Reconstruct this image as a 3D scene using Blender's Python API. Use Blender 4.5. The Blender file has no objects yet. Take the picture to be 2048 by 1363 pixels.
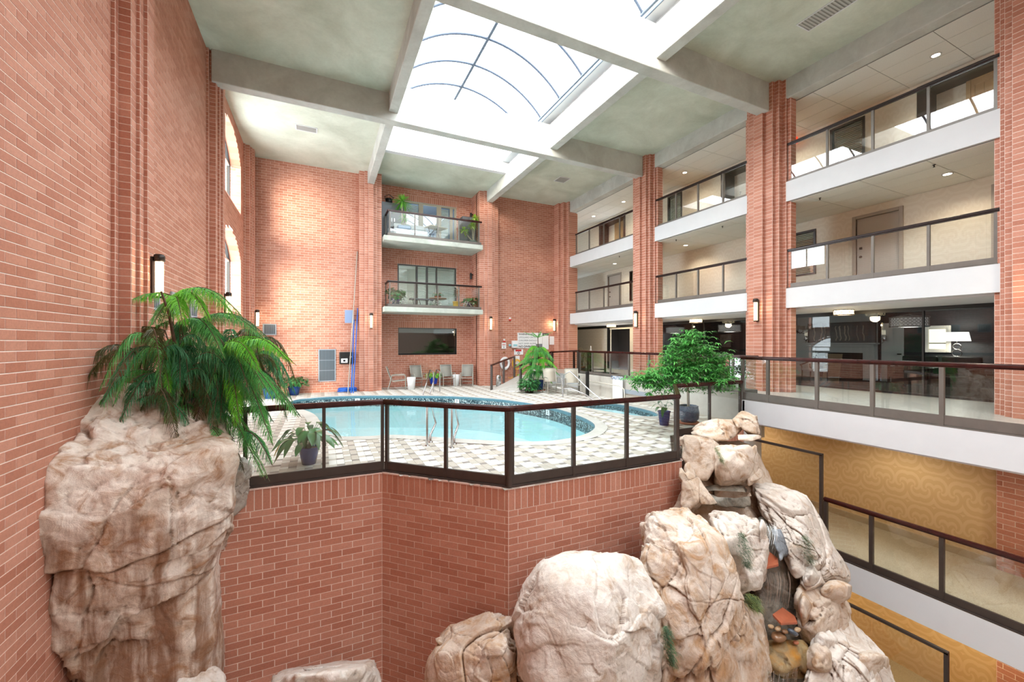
import bpy, bmesh, math, random
from mathutils import Vector, Matrix, noise
import numpy as np
PI = math.pi
SC = bpy.context.scene
COL = SC.collection
random.seed(7)

# ---------------------------------------------------------------- camera
EYE = 1.40                      # eye above the gallery floor (z = 0)
HEAD = math.radians(24.97)      # heading, clockwise from +Y
cam_d = bpy.data.cameras.new('camera')
cam = bpy.data.objects.new('camera', cam_d)
COL.objects.link(cam)
cam_d.sensor_fit = 'HORIZONTAL'; cam_d.sensor_width = 36.0
cam_d.lens = 820.0 / 2048.0 * 36.0
cam_d.shift_y = 3.5 / 2048.0
cam_d.clip_start = 0.05; cam_d.clip_end = 300
cam.location = (0, 0, EYE)
cam.rotation_euler = (PI / 2, 0, -HEAD)
SC.camera = cam

# ---------------------------------------------------------------- sky, sun, exposure
W = bpy.data.worlds.new('sky'); SC.world = W; W.use_nodes = True
wn = W.node_tree
bg = wn.nodes['Background']
bg.inputs[0].default_value = (0.90, 0.955, 1.0, 1)
bg.inputs[1].default_value = 6.5
sun_d = bpy.data.lights.new('sun', 'SUN'); sun_d.energy = 5.5; sun_d.color = (1.0, 0.84, 0.66); sun_d.angle = math.radians(24)
sun = bpy.data.objects.new('sun', sun_d); COL.objects.link(sun)
sun.rotation_euler = Vector((1.87, 3.2, -0.42)).to_track_quat('-Z', 'Y').to_euler()
SC.view_settings.view_transform = 'Standard'
SC.view_settings.look = 'None'
SC.view_settings.exposure = 1.08
SC.view_settings.gamma = 1.0
SC.view_settings.use_curve_mapping = False
SC.cycles.max_bounces = 10
SC.cycles.diffuse_bounces = 6
SC.cycles.glossy_bounces = 4
SC.cycles.transparent_max_bounces = 24
SC.cycles.transmission_bounces = 6
SC.cycles.caustics_reflective = False
SC.cycles.caustics_refractive = False
SC.cycles.sample_clamp_indirect = 8.0

def portal(x, y, z, sx, sy, rot):
    l = bpy.data.lights.new('sky_portal', 'AREA'); l.shape = 'RECTANGLE'; l.size = sx; l.size_y = sy
    l.cycles.is_portal = True
    o = bpy.data.objects.new('sky_portal', l); o.location = (x, y, z); o.rotation_euler = rot
    COL.objects.link(o)
for y0, y1 in ((-6.5, -2.4), (-2.1, 2.5), (2.9, 7.5), (7.9, 12.6), (12.95, 16.35)):
    portal(4.65, (y0 + y1) / 2, 9.285, 5.3, y1 - y0, (0, 0, 0))
for z0, z1 in ((6.1, 8.3), (2.4, 5.0), (-0.7, 1.5)):
    portal(-2.95, 15.7, (z0 + z1) / 2, z1 - z0, 3.6, (0, -PI / 2, 0))

# ---------------------------------------------------------------- projection (only used to choose which repeats to build singly)
def proj(p):
    s, c = math.sin(HEAD), math.cos(HEAD)
    f = s * p[0] + c * p[1]; r = c * p[0] - s * p[1]
    if f < 0.1: return None
    return 1024 + 820 * r / f, 685 - 820 * (p[2] - EYE) / f, f
def at(px, py, d):
    """point at viewing depth d (metres) seen at pixel px, py"""
    s, c = math.sin(HEAD), math.cos(HEAD); t = (px - 1024) / 820.0
    return Vector((d * (s + t * c), d * (c - t * s), EYE + (685 - py) / 820.0 * d))
def atY(px, py, y):
    s, c = math.sin(HEAD), math.cos(HEAD); t = (px - 1024) / 820.0
    return at(px, py, y / (c - t * s))
def atX(px, py, x):
    s, c = math.sin(HEAD), math.cos(HEAD); t = (px - 1024) / 820.0
    return at(px, py, x / (s + t * c))
def atZ(px, py, z):
    return at(px, py, (z - EYE) * 820.0 / (685 - py))

# ---------------------------------------------------------------- object helpers
def link(o, parent=None):
    COL.objects.link(o)
    if parent is not None: o.parent = parent
    return o
def tag(o, label=None, cat=None, group=None, kind=None):
    if label: o['label'] = label
    if cat: o['category'] = cat
    if group: o['group'] = group
    if kind: o['kind'] = kind
    return o
def thing(name, label, cat, loc=(0, 0, 0), rz=0.0, group=None):
    o = bpy.data.objects.new(name, None); o.empty_display_size = 0.1
    o.location = loc; o.rotation_euler = (0, 0, rz)
    link(o); return tag(o, label, cat, group)
def dup(root, loc, rz=0.0, label=None, scale=None):
    def cp(o, par):
        c = o.copy(); COL.objects.link(c); c.parent = par
        for k in o.children: cp(k, c)
        return c
    r = cp(root, None); r.location = loc; r.rotation_euler = (0, 0, rz)
    if scale: r.scale = scale
    if label: r['label'] = label
    return r

class MB:
    """mesh builder"""
    def __init__(s): s.v = []; s.f = []; s.m = []; s.mi = 0; s.sm = []
    def add(s, vs, fs, smooth=False):
        b = len(s.v); s.v += [tuple(p) for p in vs]
        for f in fs: s.f.append(tuple(b + i for i in f)); s.m.append(s.mi); s.sm.append(smooth)
        return s
    def box(s, a, b):
        x0, y0, z0 = a; x1, y1, z1 = b
        return s.add([(x0,y0,z0),(x1,y0,z0),(x1,y1,z0),(x0,y1,z0),(x0,y0,z1),(x1,y0,z1),(x1,y1,z1),(x0,y1,z1)],
                     [(0,3,2,1),(4,5,6,7),(0,1,5,4),(1,2,6,5),(2,3,7,6),(3,0,4,7)])
    def bar(s, p, q, w, h, up=(0, 0, 1)):
        """rectangular bar from p to q, w sideways, h along up"""
        p = Vector(p); q = Vector(q); d = (q - p).normalized(); up = Vector(up)
        if abs(d.dot(up)) > 0.99: up = Vector((0, 1, 0))
        sd = d.cross(up).normalized(); u = sd.cross(d).normalized()
        vs = []
        for c in (p, q):
            for a, b in ((-1,-1),(1,-1),(1,1),(-1,1)): vs.append(c + sd * (a*w/2) + u * (b*h/2))
        return s.add(vs, [(0,3,2,1),(4,5,6,7),(0,1,5,4),(1,2,6,5),(2,3,7,6),(3,0,4,7)])
    def tube(s, pts, r, n=8, cap=True, r2=None, smooth=True):
        pts = [Vector(p) for p in pts]; rings = []; m = len(pts)
        pu = None
        for i, p in enumerate(pts):
            d = (pts[min(i+1, m-1)] - pts[max(i-1, 0)]).normalized()
            if pu is None:
                pu = Vector((0,0,1)) if abs(d.z) < 0.9 else Vector((1,0,0))
            sd = d.cross(pu)
            if sd.length < 1e-5: sd = d.orthogonal()
            sd.normalize(); pu = sd.cross(d).normalized()
            rr = r if r2 is None else r + (r2 - r) * i / (m - 1)
            if isinstance(r, (list, tuple)): rr = r[i]
            rings.append([p + sd * (rr*math.cos(2*PI*k/n)) + pu * (rr*math.sin(2*PI*k/n)) for k in range(n)])
        vs = [v for g in rings for v in g]; fs = []
        for i in range(m - 1):
            for k in range(n):
                a = i*n + k; b = i*n + (k+1) % n
                fs.append((a, b, b + n, a + n))
        s.add(vs, fs, smooth)
        if cap: s.add(rings[0], [tuple(range(n))][::-1]); s.add(rings[-1], [tuple(range(n))])
        return s
    def lathe(s, prof, c=(0,0,0), n=20, smooth=True, axis='z'):
        vs = []; fs = []; m = len(prof)
        for r, z in prof:
            for k in range(n):
                a = 2*PI*k/n
                if axis == 'z': vs.append((c[0] + r*math.cos(a), c[1] + r*math.sin(a), c[2] + z))
                elif axis == 'x': vs.append((c[0] + z, c[1] + r*math.cos(a), c[2] + r*math.sin(a)))
                else: vs.append((c[0] + r*math.cos(a), c[1] - z, c[2] + r*math.sin(a)))
        for i in range(m - 1):
            for k in range(n):
                a = i*n + k; b = i*n + (k+1) % n
                fs.append((a, b, b + n, a + n))
        return s.add(vs, fs, smooth)
    def prism(s, poly, z0, z1):
        n = len(poly)
        vs = [(x, y, z0) for x, y in poly] + [(x, y, z1) for x, y in poly]
        fs = [tuple(range(n))[::-1], tuple(range(n, 2*n))] + [(i, (i+1) % n, n + (i+1) % n, n + i) for i in range(n)]
        return s.add(vs, fs)
    def quad(s, a, b, c, d): return s.add([a, b, c, d], [(0, 1, 2, 3)])
    def build(s, name, mats, parent=None, bevel=0, fix=True, kind=None):
        me = bpy.data.meshes.new(name); me.from_pydata(s.v, [], s.f)
        if not isinstance(mats, (list, tuple)): mats = [mats]
        for m in mats: me.materials.append(m)
        me.polygons.foreach_set('material_index', s.m)
        me.polygons.foreach_set('use_smooth', s.sm)
        if fix:
            bm = bmesh.new(); bm.from_mesh(me); bmesh.ops.recalc_face_normals(bm, faces=bm.faces[:]); bm.to_mesh(me); bm.free()
        me.update()
        o = bpy.data.objects.new(name, me); link(o, parent)
        if bevel:
            md = o.modifiers.new('bevel', 'BEVEL'); md.width = bevel; md.segments = 2; md.limit_method = 'ANGLE'
        if kind: o['kind'] = kind
        return o
def struct(name, mb, m, label=None, **k):
    o = mb.build(name, m, None, **k); o['kind'] = 'structure'
    if label: o['label'] = label
    return o

# ---------------------------------------------------------------- materials
def rgb(r, g, b):
    f = lambda c: (c/255/12.92) if c/255 <= 0.04045 else ((c/255 + 0.055)/1.055)**2.4
    return (f(r), f(g), f(b), 1)
class NT:
    def __init__(s, name):
        s.m = bpy.data.materials.new(name); s.m.use_nodes = True; s.t = s.m.node_tree; s.p = s.t.nodes['Principled BSDF']
    def n(s, typ, **k):
        nd = s.t.nodes.new(typ)
        for a, b in k.items():
            if hasattr(nd, a): setattr(nd, a, b)
        return nd
    def l(s, a, b): s.t.links.new(a, b)
    def noise(s, scale, detail=4, rough=0.55, vec=None, dist=0):
        nd = s.n('ShaderNodeTexNoise'); nd.inputs['Scale'].default_value = scale; nd.inputs['Detail'].default_value = detail
        nd.inputs['Roughness'].default_value = rough; nd.inputs['Distortion'].default_value = dist
        if vec is not None: s.l(vec, nd.inputs['Vector'])
        return nd
    def geo(s):
        g = s.n('ShaderNodeNewGeometry'); return g
    def ramp(s, fac, stops):
        r = s.n('ShaderNodeValToRGB'); el = r.color_ramp.elements
        while len(el) < len(stops): el.new(0.5)
        for e, (p, c) in zip(el, stops): e.position = p; e.color = c if len(c) == 4 else (*c, 1)
        s.l(fac, r.inputs[0]); return r
    def mix(s, fac, a, b, mode='MIX'):
        x = s.n('ShaderNodeMix', data_type='RGBA', blend_type=mode)
        for sock, v in ((0, fac), (6, a), (7, b)):
            if hasattr(v, 'links') or hasattr(v, 'is_linked'): s.l(v, x.inputs[sock])
            else: x.inputs[sock].default_value = v
        return x.outputs[2]
    def math(s, op, a, b=0.5, clamp=False):
        x = s.n('ShaderNodeMath', operation=op); x.use_clamp = clamp
        for i, v in enumerate((a, b)):
            if hasattr(v, 'is_linked'): s.l(v, x.inputs[i])
            else: x.inputs[i].default_value = v
        return x.outputs[0]
    def bump(s, h, strength=0.3, dist=0.01):
        b = s.n('ShaderNodeBump'); b.inputs['Strength'].default_value = strength; b.inputs['Distance'].default_value = dist
        s.l(h, b.inputs['Height']); s.l(b.outputs[0], s.p.inputs['Normal']); return b
def plain(name, col, rough=0.5, metal=0.0, var=0.0, scale=8.0, bump=0.0, spec=0.5, emit=None, es=0.0):
    N = NT(name); p = N.p
    p.inputs['Base Color'].default_value = col; p.inputs['Roughness'].default_value = rough; p.inputs['Metallic'].default_value = metal
    p.inputs['Specular IOR Level'].default_value = spec
    if var or bump:
        g = N.geo(); nz = N.noise(scale, 5, 0.6, g.outputs['Position'])
        if var:
            lo = tuple(c*(1-var) for c in col[:3]) + (1,); hi = tuple(min(1, c*(1+var)) for c in col[:3]) + (1,)
            r = N.ramp(nz.outputs['Fac'], [(0.3, lo), (0.7, hi)]); N.l(r.outputs[0], p.inputs['Base Color'])
        if bump: N.bump(nz.outputs['Fac'], bump, 0.01)
    if emit:
        p.inputs['Emission Color'].default_value = emit; p.inputs['Emission Strength'].default_value = es
    return N.m
def glass(name, tint=(0.95, 0.975, 0.965), ior=1.5, boost=1.0, refl=(1,1,1)):
    N = NT(name); t = N.t; t.nodes.remove(N.p)
    tr = N.n('ShaderNodeBsdfTransparent'); tr.inputs[0].default_value = (*tint, 1)
    gl = N.n('ShaderNodeBsdfGlossy'); gl.inputs['Roughness'].default_value = 0.0; gl.inputs['Color'].default_value = (*refl, 1)
    fr = N.n('ShaderNodeFresnel'); fr.inputs[0].default_value = ior
    g = N.geo()   # same reflectance for both sides of the pane
    mx = N.n('ShaderNodeMixShader')
    f2 = N.n('ShaderNodeLayerWeight'); f2.inputs[0].default_value = 0.5
    pw = N.math('POWER', f2.outputs['Facing'], 5.0)
    a = N.math('MULTIPLY_ADD', pw, 0.95); 
    N.t.nodes[-1].inputs[2].default_value = 0.045*boost
    a2 = N.math('MINIMUM', a, 1.0)
    N.t.nodes.remove(fr)
    N.l(a2, mx.inputs[0]); N.l(tr.outputs[0], mx.inputs[1]); N.l(gl.outputs[0], mx.inputs[2])
    N.l(mx.outputs[0], t.nodes['Material Output'].inputs[0])
    return N.m

def brick_material(name, cols, grain=0.35):
    N = NT(name); g = N.geo(); oi = N.n('ShaderNodeObjectInfo')
    s = N.math('ADD', g.outputs['Random Per Island'], oi.outputs['Random']); s = N.math('FRACT', s)
    N.t.nodes[-1].operation = 'FRACT'
    r = N.ramp(s, [(0.0, cols[0]), (0.5, cols[1]), (1.0, cols[2])])
    nz = N.noise(38, 6, 0.7, g.outputs['Position'])
    r2 = N.ramp(nz.outputs['Fac'], [(0.28, (1-grain,)*3), (0.6, (1.0,)*3)])
    big = N.noise(0.9, 3, 0.5, g.outputs['Position'])
    r3 = N.ramp(big.outputs['Fac'], [(0.3, (0.92, 0.9, 0.9)), (0.7, (1.0, 1.0, 1.0))])
    c = N.mix(1.0, r.outputs[0], r2.outputs[0], 'MULTIPLY'); c = N.mix(1.0, c, r3.outputs[0], 'MULTIPLY')
    N.l(c, N.p.inputs['Base Color']); N.p.inputs['Roughness'].default_value = 0.62
    N.p.inputs['Specular IOR Level'].default_value = 0.35
    fine = N.noise(140, 4, 0.6, g.outputs['Position'])
    N.bump(fine.outputs['Fac'], 0.25, 0.003)
    return N.m
M = {}
M['brick'] = brick_material('brick', [rgb(184,120,97), rgb(194,132,109), rgb(205,146,124)], 0.2)
M['mortar'] = plain('mortar', rgb(236,218,206), 0.9, var=0.05, scale=20, bump=0.2)
def concrete(name, a, b, scale=0.7):
    N = NT(name); g = N.geo()
    n1 = N.noise(scale, 6, 0.6, g.outputs['Position'], 0.6); n2 = N.noise(14, 5, 0.65, g.outputs['Position'])
    r = N.ramp(n1.outputs['Fac'], [(0.32, a), (0.68, b)])
    r2 = N.ramp(n2.outputs['Fac'], [(0.3, (0.93,)*3), (0.65, (1,)*3)])
    N.l(N.mix(1.0, r.outputs[0], r2.outputs[0], 'MULTIPLY'), N.p.inputs['Base Color'])
    N.p.inputs['Roughness'].default_value = 0.85; N.bump(n2.outputs['Fac'], 0.25, 0.006)
    return N.m
M['ceil'] = concrete('painted_concrete_ceiling', rgb(184,189,172), rgb(212,217,202))
M['beam'] = concrete('beam_concrete', rgb(180,180,174), rgb(202,204,198), 1.4)
M['slab'] = concrete('balcony_concrete', rgb(176,180,170), rgb(205,208,198), 1.4)
M['white'] = plain('white_plaster', rgb(212,213,215), 0.8, var=0.02, scale=3, bump=0.05)
M['tile_white'] = plain('acoustic_tile', rgb(226,226,220), 0.9, var=0.05, scale=60, bump=0.3)
M['grid'] = plain('tile_joint', rgb(140,140,134), 0.8)
M['frame'] = plain('bronze_frame', rgb(72,62,57), 0.42, 0.3, var=0.1, scale=5)
M['frame_lit'] = plain('lit_bronze_frame', rgb(118,112,106), 0.42, 0.4, var=0.08, scale=5)  # greyer copy of the bronze, its lit look put into the colour
M['rail'] = plain('mahogany_rail', rgb(58,22,20), 0.22, var=0.3, scale=9)
M['rail_dark'] = plain('dark_rail', rgb(40,26,24), 0.28, var=0.3, scale=9)
M['glass'] = glass('railing_glass', (0.955, 0.975, 0.97), boost=1.6)
M['window_glass'] = glass('window_glass', (0.93, 0.96, 0.96), boost=1.5)
M['sky_glass'] = glass('skylight_glazing', (0.97, 0.98, 0.98), boost=0.8)
M['black'] = plain('black_metal', rgb(24,22,22), 0.4)
M['chrome'] = plain('steel', rgb(200,200,200), 0.22, 1.0)
# ================================================================ brick laying
CRS = 0.1016; BL = 0.305
_bm_cache = {}
def brick_mesh(w, h):
    k = (round(w, 3), round(h, 3))
    if k not in _bm_cache:
        b = MB(); g = 0.004; d = 0.004
        x0, x1, z0, z1 = g, w - g, g, h - g; c = 0.002
        b.add([(x0,-.02,z0),(x1,-.02,z0),(x1,-.02,z1),(x0,-.02,z1),(x0+c,d,z0+c),(x1-c,d,z0+c),(x1-c,d,z1-c),(x0+c,d,z1-c)],
              [(4,7,6,5),(0,4,5,1),(1,5,6,2),(2,6,7,3),(3,7,4,0)])
        me = bpy.data.meshes.new('brick'); me.from_pydata(b.v, [], b.f); me.materials.append(M['brick']); me.update()
        _bm_cache[k] = me
    return _bm_cache[k]
def lay(parent, spans, limit=300, mat='brick', phase=0.0):
    """spans: dicts p0,p1 (xy), n (outward xy), z0,z1, opt hole(zmid)->(a,b) list, soldier, single. Lays bricks and their mortar bed."""
    bricks = []; bed = MB()
    for S in spans:
        p0 = Vector((*S['p0'], 0)); p1 = Vector((*S['p1'], 0)); L = (p1 - p0).length; u = (p1 - p0) / L
        n = Vector((*S['n'], 0)); z0, z1 = S['z0'], S['z1']; hole = S.get('hole'); sol = S.get('soldier', False)
        flip = u.cross(n).z > 0          # brick mesh wants x=u, y=n, z up  (right-handed when u x n = +z)
        rows = []
        if sol: rows = [(z0, z1)]
        else:
            k0 = math.floor(z0 / CRS + 1e-4); z = k0 * CRS
            while z < z1 - 1e-3:
                a, b = max(z, z0), min(z + CRS, z1)
                if b - a > 0.012: rows.append((a, b, round(z / CRS)))
                z += CRS
        for row in rows:
            a, b = row[0], row[1]; ivs = [(0.0, L)]
            if hole:
                for ha, hb in hole((a + b) / 2):
                    nv = []
                    for s0, s1 in ivs:
                        if ha > s0: nv.append((s0, min(s1, ha)))
                        if hb < s1: nv.append((max(s0, hb), s1))
                    ivs = [v for v in nv if v[1] - v[0] > 0.004]
            for s0, s1 in ivs:
                q = [p0 + u*s0, p0 + u*s1]
                bed.quad((q[0].x, q[0].y, a), (q[1].x, q[1].y, a), (q[1].x, q[1].y, b), (q[0].x, q[0].y, b))
                if S.get('single'): cuts = [s0, s1]
                else:
                    step = CRS if sol else BL; off = 0.0 if sol else (S.get('off', 0.0) + (step/2 if row[2] % 2 else 0.0))
                    cuts = [s0]; m = math.floor((s0 - off) / step) + 1
                    while off + m*step < s1 - 0.02:
                        if off + m*step > s0 + 0.02: cuts.append(off + m*step)
                        m += 1
                    cuts.append(s1)
                for c0, c1 in zip(cuts[:-1], cuts[1:]):
                    if c1 - c0 < 0.012: continue
                    mid = p0 + u*((c0 + c1)/2); pr = proj((mid.x, mid.y, (a+b)/2)); area = 0
                    vis = (mid.x*n.x + mid.y*n.y) < 0
                    if pr and vis and 0 < pr[0] < 2048 and 0 < pr[1] < 1363 and not (S.get('hide') and S['hide'](*pr[:2])):
                        e0 = proj((*(p0 + u*c0)[:2], a)); e1 = proj((*(p0 + u*c1)[:2], b))
                        if e0 and e1:
                            wpx = abs(e1[0]-e0[0]); hpx = 820*(b-a)/pr[2]
                            area = wpx*hpx if wpx > 9 else 0
                    bricks.append((area, p0, u, n, c0, c1, a, b, flip))
    bricks.sort(key=lambda t: -t[0])
    solo = [t for t in bricks[:limit] if t[0] > 60]; rest = bricks[len(solo):]
    for (_, p0, u, n, c0, c1, a, b, flip) in solo:
        o = bpy.data.objects.new('brick', brick_mesh(c1 - c0, b - a))
        if flip: o.location = (*(p0 + u*c0)[:2], a); ang = math.atan2(u.y, u.x)
        else: o.location = (*(p0 + u*c1)[:2], a); ang = math.atan2(-u.y, -u.x)
        # after rotation local +Y must point along n
        o.rotation_euler = (0, 0, ang); link(o, parent)
    mb = MB(); g = 0.004; d = 0.004; c = 0.002
    V = mb.v; F = mb.f
    for (_, p0, u, n, c0, c1, a, b, flip) in rest:
        A = p0 + u*(c0+g); B = p0 + u*(c1-g); A2 = p0 + u*(c0+g+c) + n*d; B2 = p0 + u*(c1-g-c) + n*d
        A = A - n*0.002; B = B - n*0.002
        k = len(V); z0, z1 = a + g, b - g
        V += [(A.x,A.y,z0),(B.x,B.y,z0),(B.x,B.y,z1),(A.x,A.y,z1),(A2.x,A2.y,z0+c),(B2.x,B2.y,z0+c),(B2.x,B2.y,z1-c),(A2.x,A2.y,z1-c)]
        fs = [(4,7,6,5),(0,4,5,1),(1,5,6,2),(2,6,7,3),(3,7,4,0)] if flip else [(5,6,7,4),(1,5,4,0),(2,6,5,1),(3,7,6,2),(0,4,7,3)]
        F += [tuple(k+i for i in f) for f in fs]
    mb.m = [0]*len(F); mb.sm = [False]*len(F)
    if V: mb.build('brick_courses', M['brick'], parent, fix=False, kind='stuff')
    bed.build('mortar_bed', M['mortar'], parent, fix=False)
def root(name, label=None):
    o = bpy.data.objects.new(name, None); link(o); o['kind'] = 'structure'
    if label: o['label'] = label
    return o

# ================================================================ key planes
XL = -2.62; YB = 19.2; YR = 20.0; XC = 12.07; XW = 14.4; XE = 9.4
ZC = 8.83; DK = -0.70
F1, F2, Fm, Fmm = 2.93, 5.93, -2.93, -5.86
COLY = (2.62, 7.80, 12.82); BEAMY = (-7.8, -2.64, 2.44, 7.52, 12.60)
YS = -7.0; ZB = -6.6

# ---------------- left wall with arched windows (Y 13.9..17.6)
def arch_hole(zs, zt, ya, yb, rise):
    """intervals (along Y) of an arched opening: sill zs, crown zt"""
    yc, hw = (ya + yb)/2, (yb - ya)/2; R = (hw*hw + rise*rise)/(2*rise); zc = zt - R
    def f(z):
        if z < zs or z > zt: return None
        if z < zt - rise: return (ya, yb)
        w = math.sqrt(max(0, R*R - (z - zc)**2)); return (yc - w, yc + w)
    return f
WIN = [(6.0, 8.45, 13.95, 17.45, 0.75), (2.45, 5.05, 13.95, 17.45, 0.75), (-0.9, 1.85, 13.95, 17.45, 0.75)]
holes = [arch_hole(*w) for w in WIN]
def left_hole(z):
    r = []
    for h in holes:
        v = h(z)
        if v: r.append((v[0] - YS, v[1] - YS))
    return r
wl = root('wall_left', 'long brick wall of the atrium along the left side')
def hide_left(px, py): return py > 760 and 85 < px < 520
lay(wl, [dict(p0=(XL, YS), p1=(XL, YB), n=(1, 0), z0=ZB, z1=ZC, hole=left_hole, hide=hide_left)], 300)
b = MB(); b.box((XL-0.5, YS, ZB), (XL-0.42, YB, ZC)); 
# window reveals
rv = MB()
for (zs, zt, ya, yb, rise), h in zip(WIN, holes):
    pts = [(ya, zs), (ya, zt-rise)]
    hw = (yb-ya)/2; R = (hw*hw+rise*rise)/(2*rise); zc = zt-R; yc = (ya+yb)/2; a0 = math.acos(hw/R)
    for k in range(17):
        a = PI - a0 - (PI - 2*a0)*k/16; pts.append((yc + R*math.cos(a), zc + R*math.sin(a)))
    pts += [(yb, zs)]
    for (y0, z0), (y1, z1) in zip(pts, pts[1:] + pts[:1]):
        rv.quad((XL+0.012, y0, z0), (XL+0.012, y1, z1), (XL-0.45, y1, z1), (XL-0.45, y0, z0))
rv.build('window_reveal', M['brick'], wl, fix=False)
lay(wl, [dict(p0=(XL-.44, w[3]-.006), p1=(XL, w[3]-.006), n=(0,-1), z0=w[0], z1=w[1]-w[4]) for w in WIN], 0)
# pilasters on the left wall (steps)
def pilaster_left(yc, z0=ZB):
    pr = [(0.49, 0.05), (0.40, 0.19), (0.24, 0.24), (0.12, 0.29)]
    sp = []; x = XL
    prev = 0.0
    for hw, p in pr:
        sp.append(dict(p0=(XL+prev, yc-hw), p1=(XL+p, yc-hw), n=(0,-1), z0=z0, z1=ZC, single=True))
        sp.append(dict(p0=(XL+prev, yc+hw), p1=(XL+p, yc+hw), n=(0,1), z0=z0, z1=ZC, single=True))
        prev = p
    nx = [h for h, _ in pr[1:]] + [0]
    for (hw, p), h2 in zip(pr, nx):
        if h2: 
            sp.append(dict(p0=(XL+p, yc-hw), p1=(XL+p, yc-h2), n=(1,0), z0=z0, z1=ZC, single=True))
            sp.append(dict(p0=(XL+p, yc+h2), p1=(XL+p, yc+hw), n=(1,0), z0=z0, z1=ZC, single=True))
        else: sp.append(dict(p0=(XL+p, yc-hw), p1=(XL+p, yc+hw), n=(1,0), z0=z0, z1=ZC, single=True))
    return sp
for i, (yc, lab) in enumerate(((2.62, 'stepped brick pilaster behind the camera position on the left wall'), (7.92, 'nearest stepped brick pilaster on the left wall, behind the pine'),
                (13.08, 'second stepped brick pilaster on the left wall, before the arched windows'), (18.55, 'stepped brick pilaster in the far left corner'))):
    if i == 0: continue
    r = root('pilaster_%d' % i, lab); lay(r, pilaster_left(yc), 150)

# ---------------- back wall
def rect_hole(lst):
    return lambda z: [(a, b) for (a, b, z0, z1) in lst if z0 <= z <= z1]
wb = root('wall_back', 'brick end wall behind the pool')
R0, R1 = 2.42, 7.02
back_spans = [dict(p0=(XL, YB), p1=(1.5, YB), n=(0,-1), z0=-1.0, z1=ZC),
         dict(p0=(8.0, YB), p1=(12.2, YB), n=(0,-1), z0=-1.0, z1=ZC),
         dict(p0=(R0, YR), p1=(R1, YR), n=(0,-1), z0=-1.0, z1=ZC, hole=rect_hole([(3.33-R0, 6.22-R0, 0.86, 2.42), (3.3-R0, 6.2-R0, 2.98, 5.47), (3.5-R0, 6.2-R0, 6.1, 8.53)])),
         dict(p0=(3.33, YR), p1=(6.22, YR), n=(0,-1), z0=2.12, z1=2.4384, soldier=True),
         dict(p0=(3.3, YR), p1=(6.2, YR), n=(0,-1), z0=5.17, z1=5.4864, soldier=True),
         dict(p0=(3.5, YR), p1=(6.2, YR), n=(0,-1), z0=8.23, z1=8.5344, soldier=True),
         dict(p0=(R0, YB), p1=(R0, YR), n=(1,0), z0=-1.0, z1=ZC), dict(p0=(R1, YB), p1=(R1, YR), n=(-1,0), z0=-1.0, z1=ZC)]
lay(wb, back_spans, 300)
# stepped columns
def col_poly(xc, yc, sx=1.0):
    h = [(-.54,.13),(-.44,.36),(-.34,.48),(-.185,.58),(-.12,.67)]
    pts = [(-.54,-.13),(-.44,-.13),(-.44,-.36),(-.34,-.36),(-.34,-.48),(-.185,-.48),(-.185,-.58),(-.12,-.58),(-.12,-.67)]
    q = pts + [(-x, y) for x, y in reversed(pts)]
    q = q + [(x, -y) for x, y in reversed(q)]
    return [(xc + x, yc + y) for x, y in q]
def poly_spans(poly, z0, z1, keep=None):
    sp = []; n = len(poly); A = sum(poly[i][0]*poly[(i+1)%n][1] - poly[(i+1)%n][0]*poly[i][1] for i in range(n))
    for i in range(n):
        a, b2 = poly[i], poly[(i+1) % n]; d = Vector((b2[0]-a[0], b2[1]-a[1]))
        if d.length < 1e-4: continue
        nn = Vector((d.y, -d.x)).normalized() * (1 if A > 0 else -1)
        if keep and not keep(nn, a, b2): continue
        sp.append(dict(p0=a, p1=b2, n=tuple(nn), z0=z0, z1=z1, single=True))
    return sp
labs = ['brick column at the right edge of the view, nearest the camera', 'stepped brick column between the two nearest gallery bays', 'third stepped brick column, behind the leafy potted tree']
for i, yc in enumerate(COLY):
    r = root('column_%d' % (i+1), labs[i]); lay(r, poly_spans(col_poly(XC, yc), 0.0, ZC), 200)
r = root('column_4', 'stepped brick corner pier where the gallery meets the end wall')
cp = [(11.45,19.3),(11.45,18.75),(11.6,18.75),(11.6,18.5),(11.8,18.5),(11.8,18.3),(12.35,18.3),(12.35,18.5),(12.5,18.5),(12.5,19.3)]
lay(r, poly_spans(cp, -0.7, ZC), 150)
for i, (x0, x1, lab) in enumerate(((1.5, 2.42, 'brick pier left of the balconies, with a wall lamp'), (7.02, 8.0, 'brick pier right of the balconies, with a wall lamp'))):
    r = root('pier_%d' % (i+1), lab); xc = (x0+x1)/2; w = (x1-x0)/2
    pp = [(x0, YB+.1),(x0, 18.82),(xc-w*.55, 18.82),(xc-w*.55, 18.74),(xc-w*.22,18.74),(xc-w*.22,18.66),(xc+w*.22,18.66),(xc+w*.22,18.74),(xc+w*.55,18.74),(xc+w*.55,18.82),(x1,18.82),(x1, YB+.1)]
    lay(r, poly_spans(pp, DK-0.3, ZC), 150)

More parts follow.
